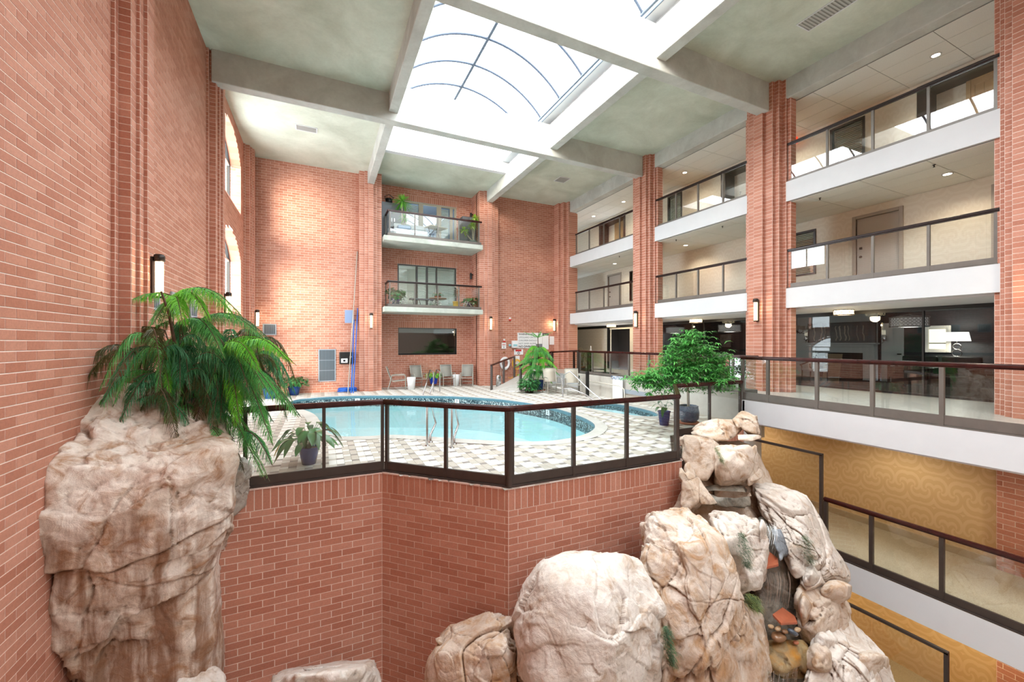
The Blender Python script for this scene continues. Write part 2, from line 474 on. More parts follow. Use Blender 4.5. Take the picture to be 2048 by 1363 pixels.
# ---------------- pool retaining wall
pw = root('wall_pool', 'brick retaining wall under the pool railing')
PWP = [(-2.6, 6.93), (0.9, 6.93), (2.45, 5.38), (5.86, 5.38), (7.2, 6.72), (9.4, 6.72)]
ZT = -0.70
sp = []
for a, c in zip(PWP[:-1], PWP[1:]):
    d = Vector((c[0]-a[0], c[1]-a[1])).normalized(); n = (d.y, -d.x)
    if n[1] > 0: n = (-n[0], -n[1])
    sp.append(dict(p0=a, p1=c, n=n, z0=ZB, z1=ZT-0.305-0.02, hide=lambda px, py: px < 425 or (px > 1020 and py > 1130) or px > 1370))
    sp.append(dict(p0=a, p1=c, n=n, z0=ZT-0.325, z1=ZT-0.02, soldier=True, hide=lambda px, py: px < 480 or px > 1370))
lay(pw, sp, 300)
cop = MB()
def off(poly, d):
    out = []
    for i, p in enumerate(poly):
        a = Vector(poly[max(i-1, 0)]); b2 = Vector(p); c = Vector(poly[min(i+1, len(poly)-1)])
        n = Vector((0, 0))
        if i > 0: e = (b2-a).normalized(); n1 = Vector((-e.y, e.x)); n += n1
        if i < len(poly)-1: e = (c-b2).normalized(); n2 = Vector((-e.y, e.x)); n += n2
        if 0 < i < len(poly)-1: n = n / (1 + n1.dot(n2))
        out.append(tuple(b2 + n*d))
    return out
fr, bk = off(PWP, -0.012), off(PWP, 0.16)
for i in range(len(PWP)-1):
    cop.prism([fr[i], fr[i+1], bk[i+1], bk[i]], ZT-0.022, ZT)
cop.build('mortar_coping', plain('pink_mortar_coping', rgb(222,190,178), 0.85, var=0.06, scale=18, bump=0.3), pw)

# ---------------- ceiling, beams, skylight
SKX0, SKX1 = 2.10, 7.35
cl = root('ceiling', 'painted concrete roof slab with deep beams')
def slab(x0, x1, y0, y1, m='ceil', z0=ZC, z1=ZC+0.25, nm='ceiling_slab', par=None):
    b = MB(); b.box((x0, y0, z0), (x1, y1, z1)); return b.build(nm, M[m], par or cl)
slab(XL-0.6, 1.82, YS, YR+0.5); slab(7.65, 11.9, YS, YR+0.5); slab(1.82, 7.65, 16.4, YR+0.5)
for y in BEAMY[1:]:
    b = MB(); b.box((XL+0.1, y, 8.02), (11.62, y+0.32, ZC+0.3)); b.build('cross_beam', M['beam'], cl, bevel=0.02)
for x0, x1 in ((1.82, 2.10), (7.35, 7.65)):
    b = MB(); b.box((x0, YS, 8.28), (x1, 18.7, ZC+0.3)); b.build('long_beam', M['beam'], cl, bevel=0.02)
b = MB(); b.box((11.89, YS, 8.28), (12.25, YB+0.5, ZC+0.3)); b.build('edge_beam', M['beam'], cl, bevel=0.02)
# shaft curb
cb = MB(); zt = 9.3
cb.box((1.82, YS, ZC), (1.98, 16.6, zt)); cb.box((7.47, YS, ZC), (7.65, 16.6, zt)); cb.box((1.985, 16.37, ZC-.002), (7.465, 16.6, zt))
cb.build('skylight_curb', M['white'], cl)
# vault
sk = root('window_1', 'long barrel-vaulted skylight over the atrium')
VX0, VX1, VZ, VR = 2.0, 7.0, 9.3, 1.15
hw = (VX1-VX0)/2; R = (hw*hw+VR*VR)/(2*VR); zc = VZ+VR-R; xc = (VX0+VX1)/2; a0 = math.acos(hw/R)
def arc(k, n): a = PI - a0 - (PI-2*a0)*k/n; return xc + R*math.cos(a), zc + R*math.sin(a)
VY1 = 15.3; M['rib'] = plain('slate_rib', rgb(62,74,92), 0.6)
ribs = [7.6 + 1.26*k for k in range(-11, 7)] + [VY1]
for i, y in enumerate(ribs):
    b = MB(); b.tube([(arc(k, 24)[0], y, arc(k, 24)[1]) for k in range(25)], 0.036, 6); b.build('glazing_rib', M['rib'], sk)
b = MB(); b.bar((xc, -6.5, VZ+VR), (xc, VY1, VZ+VR), 0.08, 0.08); b.build('ridge_bar', M['rib'], sk)
b = MB(); b.box((4.05, 14.95, 9.95), (4.45, 15.2, 10.2)); b.lathe([(.001,0),(.09,0),(.09,.12),(.001,.12)], (4.25, 14.95, 10.07), 14, axis='y'); o = b.build('vent_fan', plain('fan_grey', rgb(120,126,132), .5)); tag(o, 'small grey ventilator at the far end of the skylight vault', 'fan'); b = MB(); b.bar((4.25, 15.08, 10.2), (4.4, 15.25, 10.42), .04, .04); b.build('bracket', M['rib'], o)
b = MB(); b.bar((VX1, -6.5, VZ), (VX1, VY1, VZ), 0.07, 0.08); b.bar((VX1+0.14, -6.5, VZ), (VX1+0.14, VY1, VZ), 0.03, 0.05); b.build('base_bar', plain('blue_grey_bar', rgb(96,110,128), 0.5), sk)
b = MB(); b.bar((VX0, -6.5, VZ), (VX0, VY1, VZ), 0.07, 0.08); b.build('base_bar', M['frame_lit'], sk)
for y0, y1 in zip(ribs[:-1], ribs[1:]):
    for s0, s1 in ((0, 12), (12, 24)):
        b = MB()
        for k in range(s0, s1):
            (xa, za), (xb, zb) = arc(k, 24), arc(k+1, 24)
            b.quad((xa, y0, za), (xb, y0, zb), (xb, y1, zb), (xa, y1, za))
        b.build('pane', M['sky_glass'], sk, fix=False)
b = MB()
vs = [(xc, VY1+.01, VZ)] + [(arc(k, 24)[0], VY1+.01, arc(k, 24)[1]) for k in range(25)]
b.add(vs, [(0, k, k+1) for k in range(1, 25)]); b.build('pane', M['sky_glass'], sk, fix=False)
# ledge between curb and vault base
b = MB(); b.box((VX1+0.16, YS, zt), (7.65, 16.6, zt+0.02)); b.build('skylight_ledge', M['white'], cl)
b = MB(); b.quad((1.98, VY1, zt), (7.47, VY1, zt), (7.47, 16.4, zt), (1.98, 16.4, zt)); b.build('pane', M['sky_glass'], sk, fix=False)
# ---------------- floors / slabs of the gallery
def galbay(zt, x0, x1, thick, nm, y0=YS, y1=YB, m='white'):
    b = MB(); b.box((x0, y0, zt-thick), (x1, y1, zt)); return struct(nm, b, M[m])
carpet = NT('carpet'); g = carpet.geo(); nz = carpet.noise(90, 5, 0.7, g.outputs['Position']); r_ = carpet.ramp(nz.outputs['Fac'], [(0.3, rgb(150,134,110)), (0.7, rgb(196,182,156))])
carpet.l(r_.outputs[0], carpet.p.inputs['Base Color']); carpet.p.inputs['Roughness'].default_value = 1; carpet.bump(nz.outputs['Fac'], 0.5, 0.01); M['carpet'] = carpet.m
M['galfloor'] = plain('gallery_tile_floor', rgb(196,194,184), 0.28, var=0.05, scale=2)
b = MB(); b.prism([(XE, YS), (14.35, YS), (14.35, 23), (10.0, 23), (10.0, 6.75), (XE, 6.75)], -0.53, 0.0); o = struct('floor_gallery', b, M['white']); o['label'] = 'gallery floor at pool level with a white fascia'; o.data.materials.append(M['galfloor'])
for p in o.data.polygons:
    if p.normal.z > 0.5: p.material_index = 1
for zt, nm in ((F1, 'floor_upper_1'), (F2, 'floor_upper_2')):
    o = galbay(zt, 11.89, 14.5, 0.55, nm); o['label'] = 'upper gallery slab with a white fascia'; o.data.materials.append(M['carpet'])
    for p in o.data.polygons:
        if p.normal.z > 0.5: p.material_index = 1
for zt, nm in ((Fm, 'floor_lower_1'), (Fmm, 'floor_lower_2')):
    o = galbay(zt, XE, 11.9, 0.53, nm, YS, 12); o['label'] = 'lower gallery slab with carpet and a white fascia'; o.data.materials.append(M['carpet'])
    for p in o.data.polygons:
        if p.normal.z > 0.5: p.material_index = 1
b = MB(); b.box((XL-.5, YS, ZB-.2), (XE, 12, ZB)); struct('floor', b, M['slab'], 'atrium floor far below')
# gallery soffits with tiles
def soffit(z, x0, x1, y0, y1, nm, lab):
    r = root(nm, lab); b = MB(); b.box((x0, y0, z), (x1, y1, z+0.04)); b.build('joint_grid', M['grid'], r)
    TX, TY = 0.61, 1.22; me = None; y = y0
    while y < y1 - 0.05:
        x = x0
        while x < x1 - 0.05:
            w, l = min(TX, x1-x), min(TY, y1-y)
            if me is None or me[0] != (round(w, 2), round(l, 2)):
                q = MB(); q.box((0.007, 0.007, -0.006), (w-0.007, l-0.007, 0.01)); mm = bpy.data.meshes.new('ceiling_tile'); mm.from_pydata(q.v, [], q.f); mm.materials.append(M['tile_white'])
                me = ((round(w, 2), round(l, 2)), mm)
            o = bpy.data.objects.new('ceiling_tile', me[1]); o.location = (x, y, z); link(o, r)
            x += TX
        y += TY
soffit(8.27, 12.25, XW, -0.6, 23, 'ceiling_gallery_1', 'white tiled ceiling of the top gallery')
soffit(5.36, 11.95, XW, -0.6, 23, 'ceiling_gallery_2', 'white tiled ceiling over the middle gallery')
b = MB(); b.box((12.2, YS, 2.34), (14.3, 23, 2.38)); struct('ceiling_gallery_3', b, M['white'], 'plaster ceiling of the pool level gallery')
b = MB(); b.box((XE+.02, YS, -0.56), (11.85, 6.7, -0.53)); b.box((10.05, 6.7, -0.56), (11.85, 9.1, -0.53)); struct('ceiling_gallery_4', b, M['white'])

# wallpapered walls
def wallpaper(name, a, b2, sc=2.2):
    N = NT(name); g = N.geo(); sep = N.n('ShaderNodeSeparateXYZ'); N.l(g.outputs['Position'], sep.inputs[0])
    # curling damask: staggered cells, each with a spiral scroll mirrored about its stem
    Yc = N.math('MULTIPLY', sep.outputs['Y'], sc); Zc = N.math('MULTIPLY', sep.outputs['Z'], sc*0.62)
    row = N.math('MODULO', N.math('FLOOR', N.math('ADD', Zc, 40.0), 0), 2.0)
    fy = N.math('SUBTRACT', N.math('FRACT', N.math('ADD', N.math('ADD', Yc, 40.0), N.math('MULTIPLY', row, 0.5)), 0), 0.5)
    fz = N.math('SUBTRACT', N.math('FRACT', N.math('ADD', Zc, 40.0), 0), 0.5)
    ax = N.math('SUBTRACT', N.math('ABSOLUTE', fy, 0), 0.24)
    rad = N.math('SQRT', N.math('ADD', N.math('MULTIPLY', ax, ax), N.math('MULTIPLY', fz, fz)), 0)
    ang = N.math('ARCTAN2', fz, ax)
    sp_ = N.math('SINE', N.math('ADD', N.math('MULTIPLY', rad, 26.0), N.math('MULTIPLY', ang, 3.0)), 0)
    mask = N.math('LESS_THAN', rad, 0.60); h = N.math('MULTIPLY', sp_, mask)
    nz = N.noise(5, 3, 0.5, g.outputs['Position']); h = N.math('ADD', h, N.math('MULTIPLY', nz.outputs['Fac'], 0.3))
    r = N.ramp(N.math('ADD', N.math('MULTIPLY', h, 0.5), 0.45), [(0.45, a), (0.75, b2)])
    N.l(r.outputs[0], N.p.inputs['Base Color']); N.p.inputs['Roughness'].default_value = 0.7; return N.m
M['wp_up'] = wallpaper('pale_wallpaper', rgb(224,217,202), rgb(229,223,209))
M['wp_low'] = wallpaper('gold_wallpaper', rgb(202,170,123), rgb(211,182,137), 2.3)
def wall_x(x, y0, y1, z0, z1, openings, nm, m, lab, thick=0.15, depth=0.0):
    """wall in the plane x facing -X with rectangular openings (ya,yb,za,zb)"""
    b = MB(); ys = sorted({y0, y1} | {v for o in openings for v in o[:2]}); zs = sorted({z0, z1} | {v for o in openings for v in o[2:4]})
    for ya, yb in zip(ys[:-1], ys[1:]):
        for za, zb in zip(zs[:-1], zs[1:]):
            ym, zm = (ya+yb)/2, (za+zb)/2
            if any(o[0] < ym < o[1] and o[2] < zm < o[3] for o in openings): continue
            b.box((x, ya, za), (x+thick, yb, zb))
    return struct(nm, b, M[m], lab)
OP_F2 = [(2.6, 5.34, F2, 8.18), (6.56, 7.34, 6.98, 7.97), (8.9, 11.24, F2, 8.18), (13.25, 13.95, 6.9, 8.0), (16.9, 19.1, F2, 8.18)]
OP_F1 = [(5.72, 6.72, F1, 5.05), (2.9, 3.92, F1, 5.05), (7.87, 9.2, 3.67, 5.0), (17.3, 18.3, F1, 5.05), (15.4, 16.5, 3.6, 5.0)]
wall_x(XW, YS, 23, F2, 8.3, OP_F2, 'wall_right_upper', 'wp_up', 'papered wall of the top gallery')
wall_x(XW, YS, 23, F1, 5.4, OP_F1, 'wall_right_middle', 'wp_up', 'papered wall of the middle gallery')
wall_x(11.85, YS, 12, Fm, -0.53, [], 'wall_right_lower', 'wp_low', 'gold papered wall of the lower gallery')
wall_x(11.85, YS, 12, Fmm, Fm-0.53, [], 'wall_right_bottom', 'wp_low', 'gold papered wall of the bottom gallery')
b = MB(); b.box((XL-.6, YS-.2, ZB), (16, YS, ZC+1.2)); struct('wall_rear', b, plain('rear_wall', rgb(205,180,165), 0.8), 'wall closing the atrium behind the viewer')
b = MB(); b.box((-3, YR+0.1, ZC), (12.5, YR+.3, ZC+1)); b.build('roof_upstand', M['white'], cl)
b = MB(); b.box((12.2, 23, -0.7), (16, 23.2, ZC)); b.box((12.45, YB, -0.7), (12.6, 23, ZC)); struct('wall_far', b, M['white'], 'end of the gallery corridors beyond the brick corner')
b = MB(); b.box((12.2, YS, 8.3), (16.5, 23.2, ZC+.3)); b.build('gallery_roof', M['white'], cl)
b = MB(); b.box((10.02, 9.0, Fmm-.6), (11.9, 9.1, -0.56)); b.box((10.0, 6.78, Fmm-.6), (10.02, 9.0, -0.75)); struct('wall_lower_end', b, M['wp_low'], 'end wall of the lower galleries')
# baseboards of the lower level, brick pier at lower right
b = MB(); b.box((11.81, 3.2, Fm), (11.85, 12, Fm+0.14)); struct('baseboard_lower', b, plain('base_carpet', rgb(176,158,128), 0.9), 'carpet strip baseboard under the gold wallpaper')
for i, (z0, z1) in enumerate(((Fm, -0.53), (Fmm, Fm-.53))):
    r = root('column_%d' % (5+i), ('brick pier beside the gold wallpaper of the lower gallery', 'brick pier beside the gold wallpaper of the bottom gallery')[i])
    lay(r, [dict(p0=(11.72, -1.0), p1=(11.72, 3.2), n=(-1, 0), z0=z0, z1=z1), dict(p0=(11.72, 3.2), p1=(11.9, 3.2), n=(0, 1), z0=z0, z1=z1)], 60)
# ================================================================ pool deck
def catmull(pts, n=8):
    out = []; m = len(pts)
    for i in range(m):
        p0, p1, p2, p3 = [Vector(pts[(i+k-1) % m]) for k in range(4)]
        for j in range(n):
            t = j/n; out.append(tuple(0.5*((2*p1)+(-p0+p2)*t+(2*p0-5*p1+4*p2-p3)*t*t+(-p0+3*p1-3*p2+p3)*t**3)))
    return out
def loop_off(lp, d):
    out = []; m = len(lp); A = sum(lp[i][0]*lp[(i+1)%m][1]-lp[(i+1)%m][0]*lp[i][1] for i in range(m)); s = 1 if A > 0 else -1
    for i in range(m):
        e = (Vector(lp[(i+1) % m]) - Vector(lp[i-1])).normalized(); out.append((lp[i][0] + s*e.y*d, lp[i][1] - s*e.x*d))
    return out
def inside(p, lp):
    c = False; x, y = p; j = len(lp)-1
    for i in range(len(lp)):
        if (lp[i][1] > y) != (lp[j][1] > y) and x < (lp[j][0]-lp[i][0])*(y-lp[i][1])/(lp[j][1]-lp[i][1]) + lp[i][0]: c = not c
        j = i
    return c
POOL = catmull([(0.25,10.15),(0.85,9.72),(1.45,9.6),(2.15,9.1),(3.0,8.36),(3.9,7.76),(4.7,7.58),(5.65,7.9),(6.38,8.7),(6.72,10.1),(6.7,11.9),(6.0,13.9),(4.8,15.35),(3.34,16.3),(1.04,17.3),(-.6,17.2),(-1.0,16.2),(-.7,15.0),(-.2,13.4),(0.02,11.7)])
SPA = catmull([(7.75,11.5),(8.35,12.0),(9.0,11.6),(9.25,10.5),(9.1,9.4),(8.65,8.85),(8.15,9.25),(7.85,10.3)])
OUT = [(-2.62,6.94),(0.9,6.94),(2.45,5.39),(5.86,5.39),(7.2,6.73),(10.0,6.73),(10.0,14.7),(10.0,17.0),(7.75,15.85),(6.75,16.75),(9.2,19.2),(7.02,19.2),(7.02,20),(2.42,20),(2.42,19.2),(-2.62,19.2)]
def plate(loops, z, name, m, parent=None, up=True):
    bm = bmesh.new(); es = []
    for lp in loops:
        vs = [bm.verts.new((x, y, z)) for x, y in lp]
        es += [bm.edges.new((vs[i], vs[(i+1) % len(vs)])) for i in range(len(vs))]
    bmesh.ops.triangle_fill(bm, edges=es, use_beauty=True)
    bmesh.ops.recalc_face_normals(bm, faces=bm.faces[:])
    if bm.faces and (bm.faces[0].normal.z > 0) != up: bmesh.ops.reverse_faces(bm, faces=bm.faces[:])
    me = bpy.data.meshes.new(name); bm.to_mesh(me); bm.free(); me.materials.append(m)
    return link(bpy.data.objects.new(name, me), parent)
dk = root('floor_pool_deck', 'paved deck around the swimming pool')
M['grout'] = plain('paver_joint', rgb(196,192,184), 0.9)
pc, scp = loop_off(POOL, 0.30), loop_off(SPA, 0.28)
plate([OUT, loop_off(POOL, 0.02), loop_off(SPA, 0.02)], DK-0.012, 'deck_base', M['grout'], dk)
# pavers: stepped diamonds of white and tan, small grey diamonds between
T = 0.1016
pav = [plain('paver_white', rgb(228,225,218), 0.6, var=0.05, scale=6), plain('paver_tan', rgb(190,182,170), 0.6, var=0.06, scale=6), plain('paver_grey', rgb(138,132,126), 0.6, var=0.08, scale=6)]
TW, TD = 0.125, 0.0975; cand = []
OUTi = OUT
for i in range(-24, 84):
    for j in range(52, 210):
        x, y = i*TW, j*TD
        c = (x + TW/2, y + TD/2)
        if not inside(c, OUTi) or inside(c, pc) or inside(c, scp): continue
        p, q = (i + j) % 8, (i - j) % 8
        k = 2 if (p % 4 == 0 and q % 4 in (0, 1, 3)) or (q % 4 == 0 and p % 4 == 1) else (0 if (p//4 + q//4) % 2 == 0 else 1)
        pr = proj((x, y, DK)); cand.append((pr[2] if pr and 0 < pr[0] < 2048 else 99, x, y, k))
cand.sort(); pmesh = []
for m_ in pav:
    q = MB(); q.box((0.002, 0.002, -0.012), (TW-0.002, TD-0.002, 0.0)); me = bpy.data.meshes.new('paver'); me.from_pydata(q.v, [], q.f); me.materials.append(m_); pmesh.append(me)
for d_, x, y, k in cand[:300]:
    o = bpy.data.objects.new('paver', pmesh[k]); o.location = (x, y, DK); link(o, dk)
q = MB()
for d_, x, y, k in cand[300:]:
    q.mi = k; q.box((x+.002, y+.002, DK-.012), (x+TW-.002, y+TD-.002, DK))
q.build('pavers', pav, dk, fix=False, kind='stuff')
# coping, tile band, basin, water
M['coping'] = concrete('coping_concrete', rgb(184,180,173), rgb(204,200,193), 2.0)
def strip(l0, z0, l1, z1, name, m, parent, kind=None):
    n = len(l0); b = MB(); b.add([(x, y, z0) for x, y in l0] + [(x, y, z1) for x, y in l1], [(i, (i+1) % n, n+(i+1) % n, n+i) for i in range(n)], True)
    return b.build(name, m, parent, fix=False, kind=kind)
def mosaic():
    N = NT('pool_mosaic_band'); g = N.geo()
    v = N.n('ShaderNodeTexVoronoi'); v.inputs['Scale'].default_value = 26; N.l(g.outputs['Position'], v.inputs['Vector'])
    r = N.ramp(v.outputs['Color'], [(0.2, rgb(38,54,62)), (0.55, rgb(72,96,104)), (0.8, rgb(178,190,190))])
    N.l(r.outputs[0], N.p.inputs['Base Color']); N.p.inputs['Roughness'].default_value = 0.2; return N.m
M['mosaic'] = mosaic(); M['nose'] = plain('blue_bullnose_tile', rgb(96,132,146), 0.25, var=0.15, scale=14)
M['basin'] = plain('pool_plaster', rgb(214,250,253), 0.8, var=0.02, scale=1.5)
def water(name, tint, bs=2.5):
    N = NT(name); t = N.t; t.nodes.remove(N.p)
    tr = N.n('ShaderNodeBsdfTransparent'); tr.inputs[0].default_value = (*tint, 1); gl = N.n('ShaderNodeBsdfGlossy'); gl.inputs['Roughness'].default_value = 0.02
    fr = N.n('ShaderNodeFresnel'); fr.inputs[0].default_value = 1.33; g = N.geo(); nz = N.noise(bs, 2, 0.4, g.outputs['Position'], 0.8)
    b = N.n('ShaderNodeBump'); b.inputs['Strength'].default_value = 0.22; b.inputs['Distance'].default_value = 0.03; N.l(nz.outputs['Fac'], b.inputs['Height'])
    N.l(b.outputs[0], gl.inputs['Normal']); N.l(b.outputs[0], fr.inputs['Normal'])
    mx = N.n('ShaderNodeMixShader'); N.l(fr.outputs[0], mx.inputs[0]); N.l(tr.outputs[0], mx.inputs[1]); N.l(gl.outputs[0], mx.inputs[2]); N.l(mx.outputs[0], t.nodes['Material Output'].inputs[0]); return N.m
M['water'] = water('pool_water', (0.90, 0.99, 1.0)); M['spawater'] = water('spa_water', (0.86, 0.97, 1.0), 6)
def basin(lp, label, cat, nm, zw, zb, coping_lab, wm):
    t = thing(nm, label, cat, (sum(p[0] for p in lp)/len(lp), sum(p[1] for p in lp)/len(lp), zb)); L = Vector(t.location)
    def P(o): o.location = -L; o.parent = t; return o
    co = loop_off(lp, 0.30); ci = loop_off(lp, -0.02)
    n = len(lp)
    seg = MB()
    P(strip(co, DK+.004, lp, DK+.012, 'coping', M['coping'], None)); P(strip(lp, DK+.012, ci, DK-.015, 'bullnose_tile', M['nose'], None)); P(strip(ci, DK-.015, lp, DK-.09, 'bullnose_tile', M['nose'], None))
    P(strip(lp, DK-.09, lp, zw-.12, 'mosaic_band', M['mosaic'], None)); P(strip(lp, zw-.12, loop_off(lp, -0.25), zb, 'basin_wall', M['basin'], None))
    P(plate([loop_off(lp, -0.25)], zb, 'basin_floor', M['basin'])); P(plate([lp], zw, 'water', wm))
    return t
pool = basin(POOL, 'large kidney shaped swimming pool with pale blue water', 'pool', 'swimming_pool', -0.99, -1.9, '', M['water'])
spa = basin(SPA, 'small hot tub with pale water beside the concrete wall', 'hot tub', 'hot_tub', -0.80, -1.5, '', M['spawater'])
# depth markers on the tile band and deck
def text_mesh(s, size, m, extrude=0.001, align='CENTER', bold=0.0):
    c = bpy.data.curves.new('lettering', 'FONT'); c.body = s; c.size = size; c.extrude = extrude; c.align_x = align; c.align_y = 'CENTER'; c.offset = bold
    o = bpy.data.objects.new('lettering', c); COL.objects.link(o); dg = bpy.context.evaluated_depsgraph_get()
    me = bpy.data.meshes.new_from_object(o.evaluated_get(dg)); bpy.data.objects.remove(o); me.name = 'lettering'
    me.materials.clear(); me.materials.append(m); return me
def lettering(s, size, m, parent, loc, rot=(PI/2, 0, 0), align='CENTER', bold=0.0, name='lettering'):
    o = bpy.data.objects.new(name, text_mesh(s, size, m, 0.0012, align, bold)); o.location = loc; o.rotation_euler = rot; return link(o, parent)
M['ink'] = plain('black_ink', rgb(20,20,22), 0.5); M['sign_white'] = plain('sign_white', rgb(240,242,244), 0.45); M['sign_red'] = plain('sign_red', rgb(200,32,36), 0.45)
def marker(px, py, txt, nm):
    # plaque standing on the mosaic band of the far pool wall nearest to this line of sight
    best = min(range(len(POOL)), key=lambda i: abs(proj((*POOL[i], -0.85))[0]-px) + (0 if proj((*POOL[i], -0.85))[2] > 11 or px > 1100 else 500) + abs(proj((*POOL[i], -0.88))[1]-py)*2)
    a, b2 = Vector(POOL[best-1]), Vector(POOL[(best+1) % len(POOL)]); e = (b2-a).normalized(); n = Vector((-e.y, e.x))
    if n.dot(Vector((3.2, 12)) - Vector(POOL[best])) < 0: n = -n
    t = thing('depth_marker', nm, 'marker', (*(Vector(POOL[best]) + n*0.02), -0.88), math.atan2(n.y, n.x) + PI/2)
    b = MB(); b.box((-.09, -.006, -.085), (.09, .006, .085)); b.build('plaque', M['sign_white'], t); lettering(txt, 0.16, M['ink'], t, (0, -.008, 0))
marker(920, 801, "3'", 'white depth tile reading 3 on the far edge of the pool'); marker(720, 798, '9', 'white depth tile on the far left pool edge below the blue hose'); marker(1090, 832, '5', 'white depth tile with a 5 on the right curve of the pool')

# ================================================================ concrete wall, ramp
b = MB(); b.box((9.98, 6.72, DK-.3), (10.2, 14.75, 0.09)); struct('wall_pool_side', b, concrete('grey_block', rgb(186,182,172), rgb(204,200,190), 1.2), 'low concrete wall between the pool deck and the gallery', bevel=0.012)
b = MB(); b.box((9.98, 14.6, DK-.3), (12, 14.75, 0.0)); b.box((9.40, 6.70, Fmm), (10.04, 6.78, -0.02)); struct('wall_pool_corner', b, M['white'])
b = MB()
A, B_, C_, D_, E_, F_ = (6.75,16.75,DK), (7.75,15.85,DK), (10.02,17.0,-.12), (9.3,19.2,-.3), (12.3,18.0,0), (12.3,19.2,0)
b.add([A, B_, C_, D_, E_, F_, (7.75,15.85,DK-.1), (10.02,17.0,DK-.1), (12.3,18.0,DK-.1), (6.75,16.75,DK-.1), (9.3,19.2,DK-.1), (10.02,14.7,0.0), (12.3,14.7,0.0), (10.02,14.7,-.7)],
      [(0,1,2,3),(2,4,5,3),(1,6,7,2),(0,3,10,9),(7,8,4,2),(11,12,4,2),(13,11,2,7)])
struct('floor_ramp', b, M['coping'], 'pale ramp climbing from the pool deck to the gallery', fix=False)

# ================================================================ railings
def railing(name, label, pts, zb, h, posts, group=None, rail='rail', frame='frame', chan=0.13, thick=0.05, under=None, foot=True, curb=None):
    """pts: xy polyline; posts: list of (seg, t in metres along seg)"""
    t = thing(name, label, 'railing', (*pts[0], zb), 0, group); O = Vector((*pts[0], zb))
    seg = [(Vector((*a, 0)) - Vector((*pts[0], 0)), Vector((*c, 0)) - Vector((*pts[0], 0))) for a, c in zip(pts[:-1], pts[1:])]
    rl = MB()
    rp = [s[0] for s in seg] + [seg[-1][1]]
    for i, (a, c) in enumerate(seg):
        u = (c-a).normalized()
        a2 = a - u*0.03; c2 = c + u*0.03
        rl.bar(a2 + Vector((0,0,h-.03)), c2 + Vector((0,0,h-.03)), 0.085, 0.045); rl.bar(a2 + Vector((0,0,h-.065)), c2 + Vector((0,0,h-.065)), 0.055, 0.03)
        rl.bar(a2 + Vector((0,0,h-.002)), c2 + Vector((0,0,h-.002)), 0.05, 0.014)
    rl.build('top_rail', M[rail], t, bevel=0.006)
    for i, (a, c) in enumerate(seg):
        u = (c-a).normalized(); L = (c-a).length; ps = sorted(p[1] for p in posts if p[0] == i)
        w = thick
        for p in ps:
            q = a + u*p; m = MB(); m.bar(q, q + Vector((0,0,h-.08)), w, w, up=u); m.build('post', M[frame], t)
        m = MB(); m.bar(a + Vector((0,0,.03+chan/2)), c + Vector((0,0,.03+chan/2)), 0.042, chan); m.bar(a + Vector((0,0,.012)), c + Vector((0,0,.012)), 0.09, 0.024); m.build('bottom_channel', M[frame], t)
        ends = sorted(set([0.0] + ps + [L]))
        for p0, p1 in zip(ends[:-1], ends[1:]):
            if p1 - p0 < 0.15: continue
            m = MB(); m.bar(a + u*(p0+w/2+.002) + Vector((0,0,(chan+.03+h-.08)/2)), a + u*(p1-w/2-.002) + Vector((0,0,(chan+.03+h-.08)/2)), 0.008, h-.08-chan-.03); m.build('glass_pane', M['glass'], t)
    return t
def along(px, x=None, y=None): return (atX(px, 685, x).y if x is not None else atY(px, 685, y).x)
yf = 6.99
railing('pool_railing', 'dark framed glass railing on the brick wall, left of its inner corner', [(-1.02, yf), (0.93, yf)], -0.70, 1.17, [(0, 0.03), (0, 1.06), (0, 1.93)])
s2 = math.hypot(1.53, 1.53)
railing('pool_railing', 'dark framed glass railing on the brick wall, slanting middle stretch in front of the pool', [(0.95, 6.97), (2.48, 5.44)], -0.70, 1.17, [(0, 0.04), (0, 1.13), (0, s2-0.03)])
railing('pool_railing', 'dark framed glass railing on the brick wall, right stretch ending at the rocks', [(2.5, 5.44), (5.84, 5.44)], -0.70, 1.17, [(0, 0.03), (0, 1.10), (0, 2.16), (0, 3.3)], thick=0.055)
b = MB(); b.tube([(2.48, 5.42, -0.69), (2.48, 5.42, 0.40)], 0.045, 12); o = b.build('corner_post', M['frame']); tag(o, 'dark round post at the sharp corner of the pool railing', 'post')
railing('pool_railing', 'dark framed glass railing behind the waterfall rocks, beside the potted tree', [(5.86, 5.46), (7.18, 6.78), (9.38, 6.78)], -0.70, 1.17, [(0, 0.05), (0, 1.85), (1, 1.1), (1, 2.17)])
ys_ = [along(p, x=9.45) for p in (2300, 2080, 1884, 1745, 1634)]
railing('gallery_railing', 'long glass railing with mahogany rail along the pool level gallery, nearest stretch', [(9.45, -1.0), (9.45, 6.8)], 0.0, 1.07, [(0, y+1.0) for y in ys_] + [(0, 7.15), (0, 7.78)], frame='frame_lit', thick=0.06, chan=0.16)
yy = [along(p, x=10.05) for p in (1490, 1466, 1412, 1343, 1298, 1258, 1221, 1185, 1160)]
railing('gallery_railing', 'long glass railing with mahogany rail on the low concrete wall by the pool', [(9.5, 6.83), (10.05, 6.83), (10.05, 14.7)], 0.09, 0.98, [(1, max(0.02, y-6.83)) for y in yy[1:]] + [(1, 7.84)], frame='frame_lit', chan=0.09, thick=0.055)
def upper_rail(F, pxs, label, grp, y1=None):
    ys = sorted(along(p, x=11.97) for p in pxs)
    return railing('gallery_railing', label, [(11.97, ys[0]-.03), (11.97, ys[-1]+.03)], F, 1.1, [(0, y-ys[0]+.03) for y in ys], rail='rail_dark', frame='frame_lit', chan=0.11 if F == F1 else 0.05)
b1, b2_, b3 = (1575.6,1654.9,1745.8,1857.3,1992), (1312.7,1352.3,1396.4,1446.3,1502), (1152.8,1178.6,1207.7,1239.4,1268)
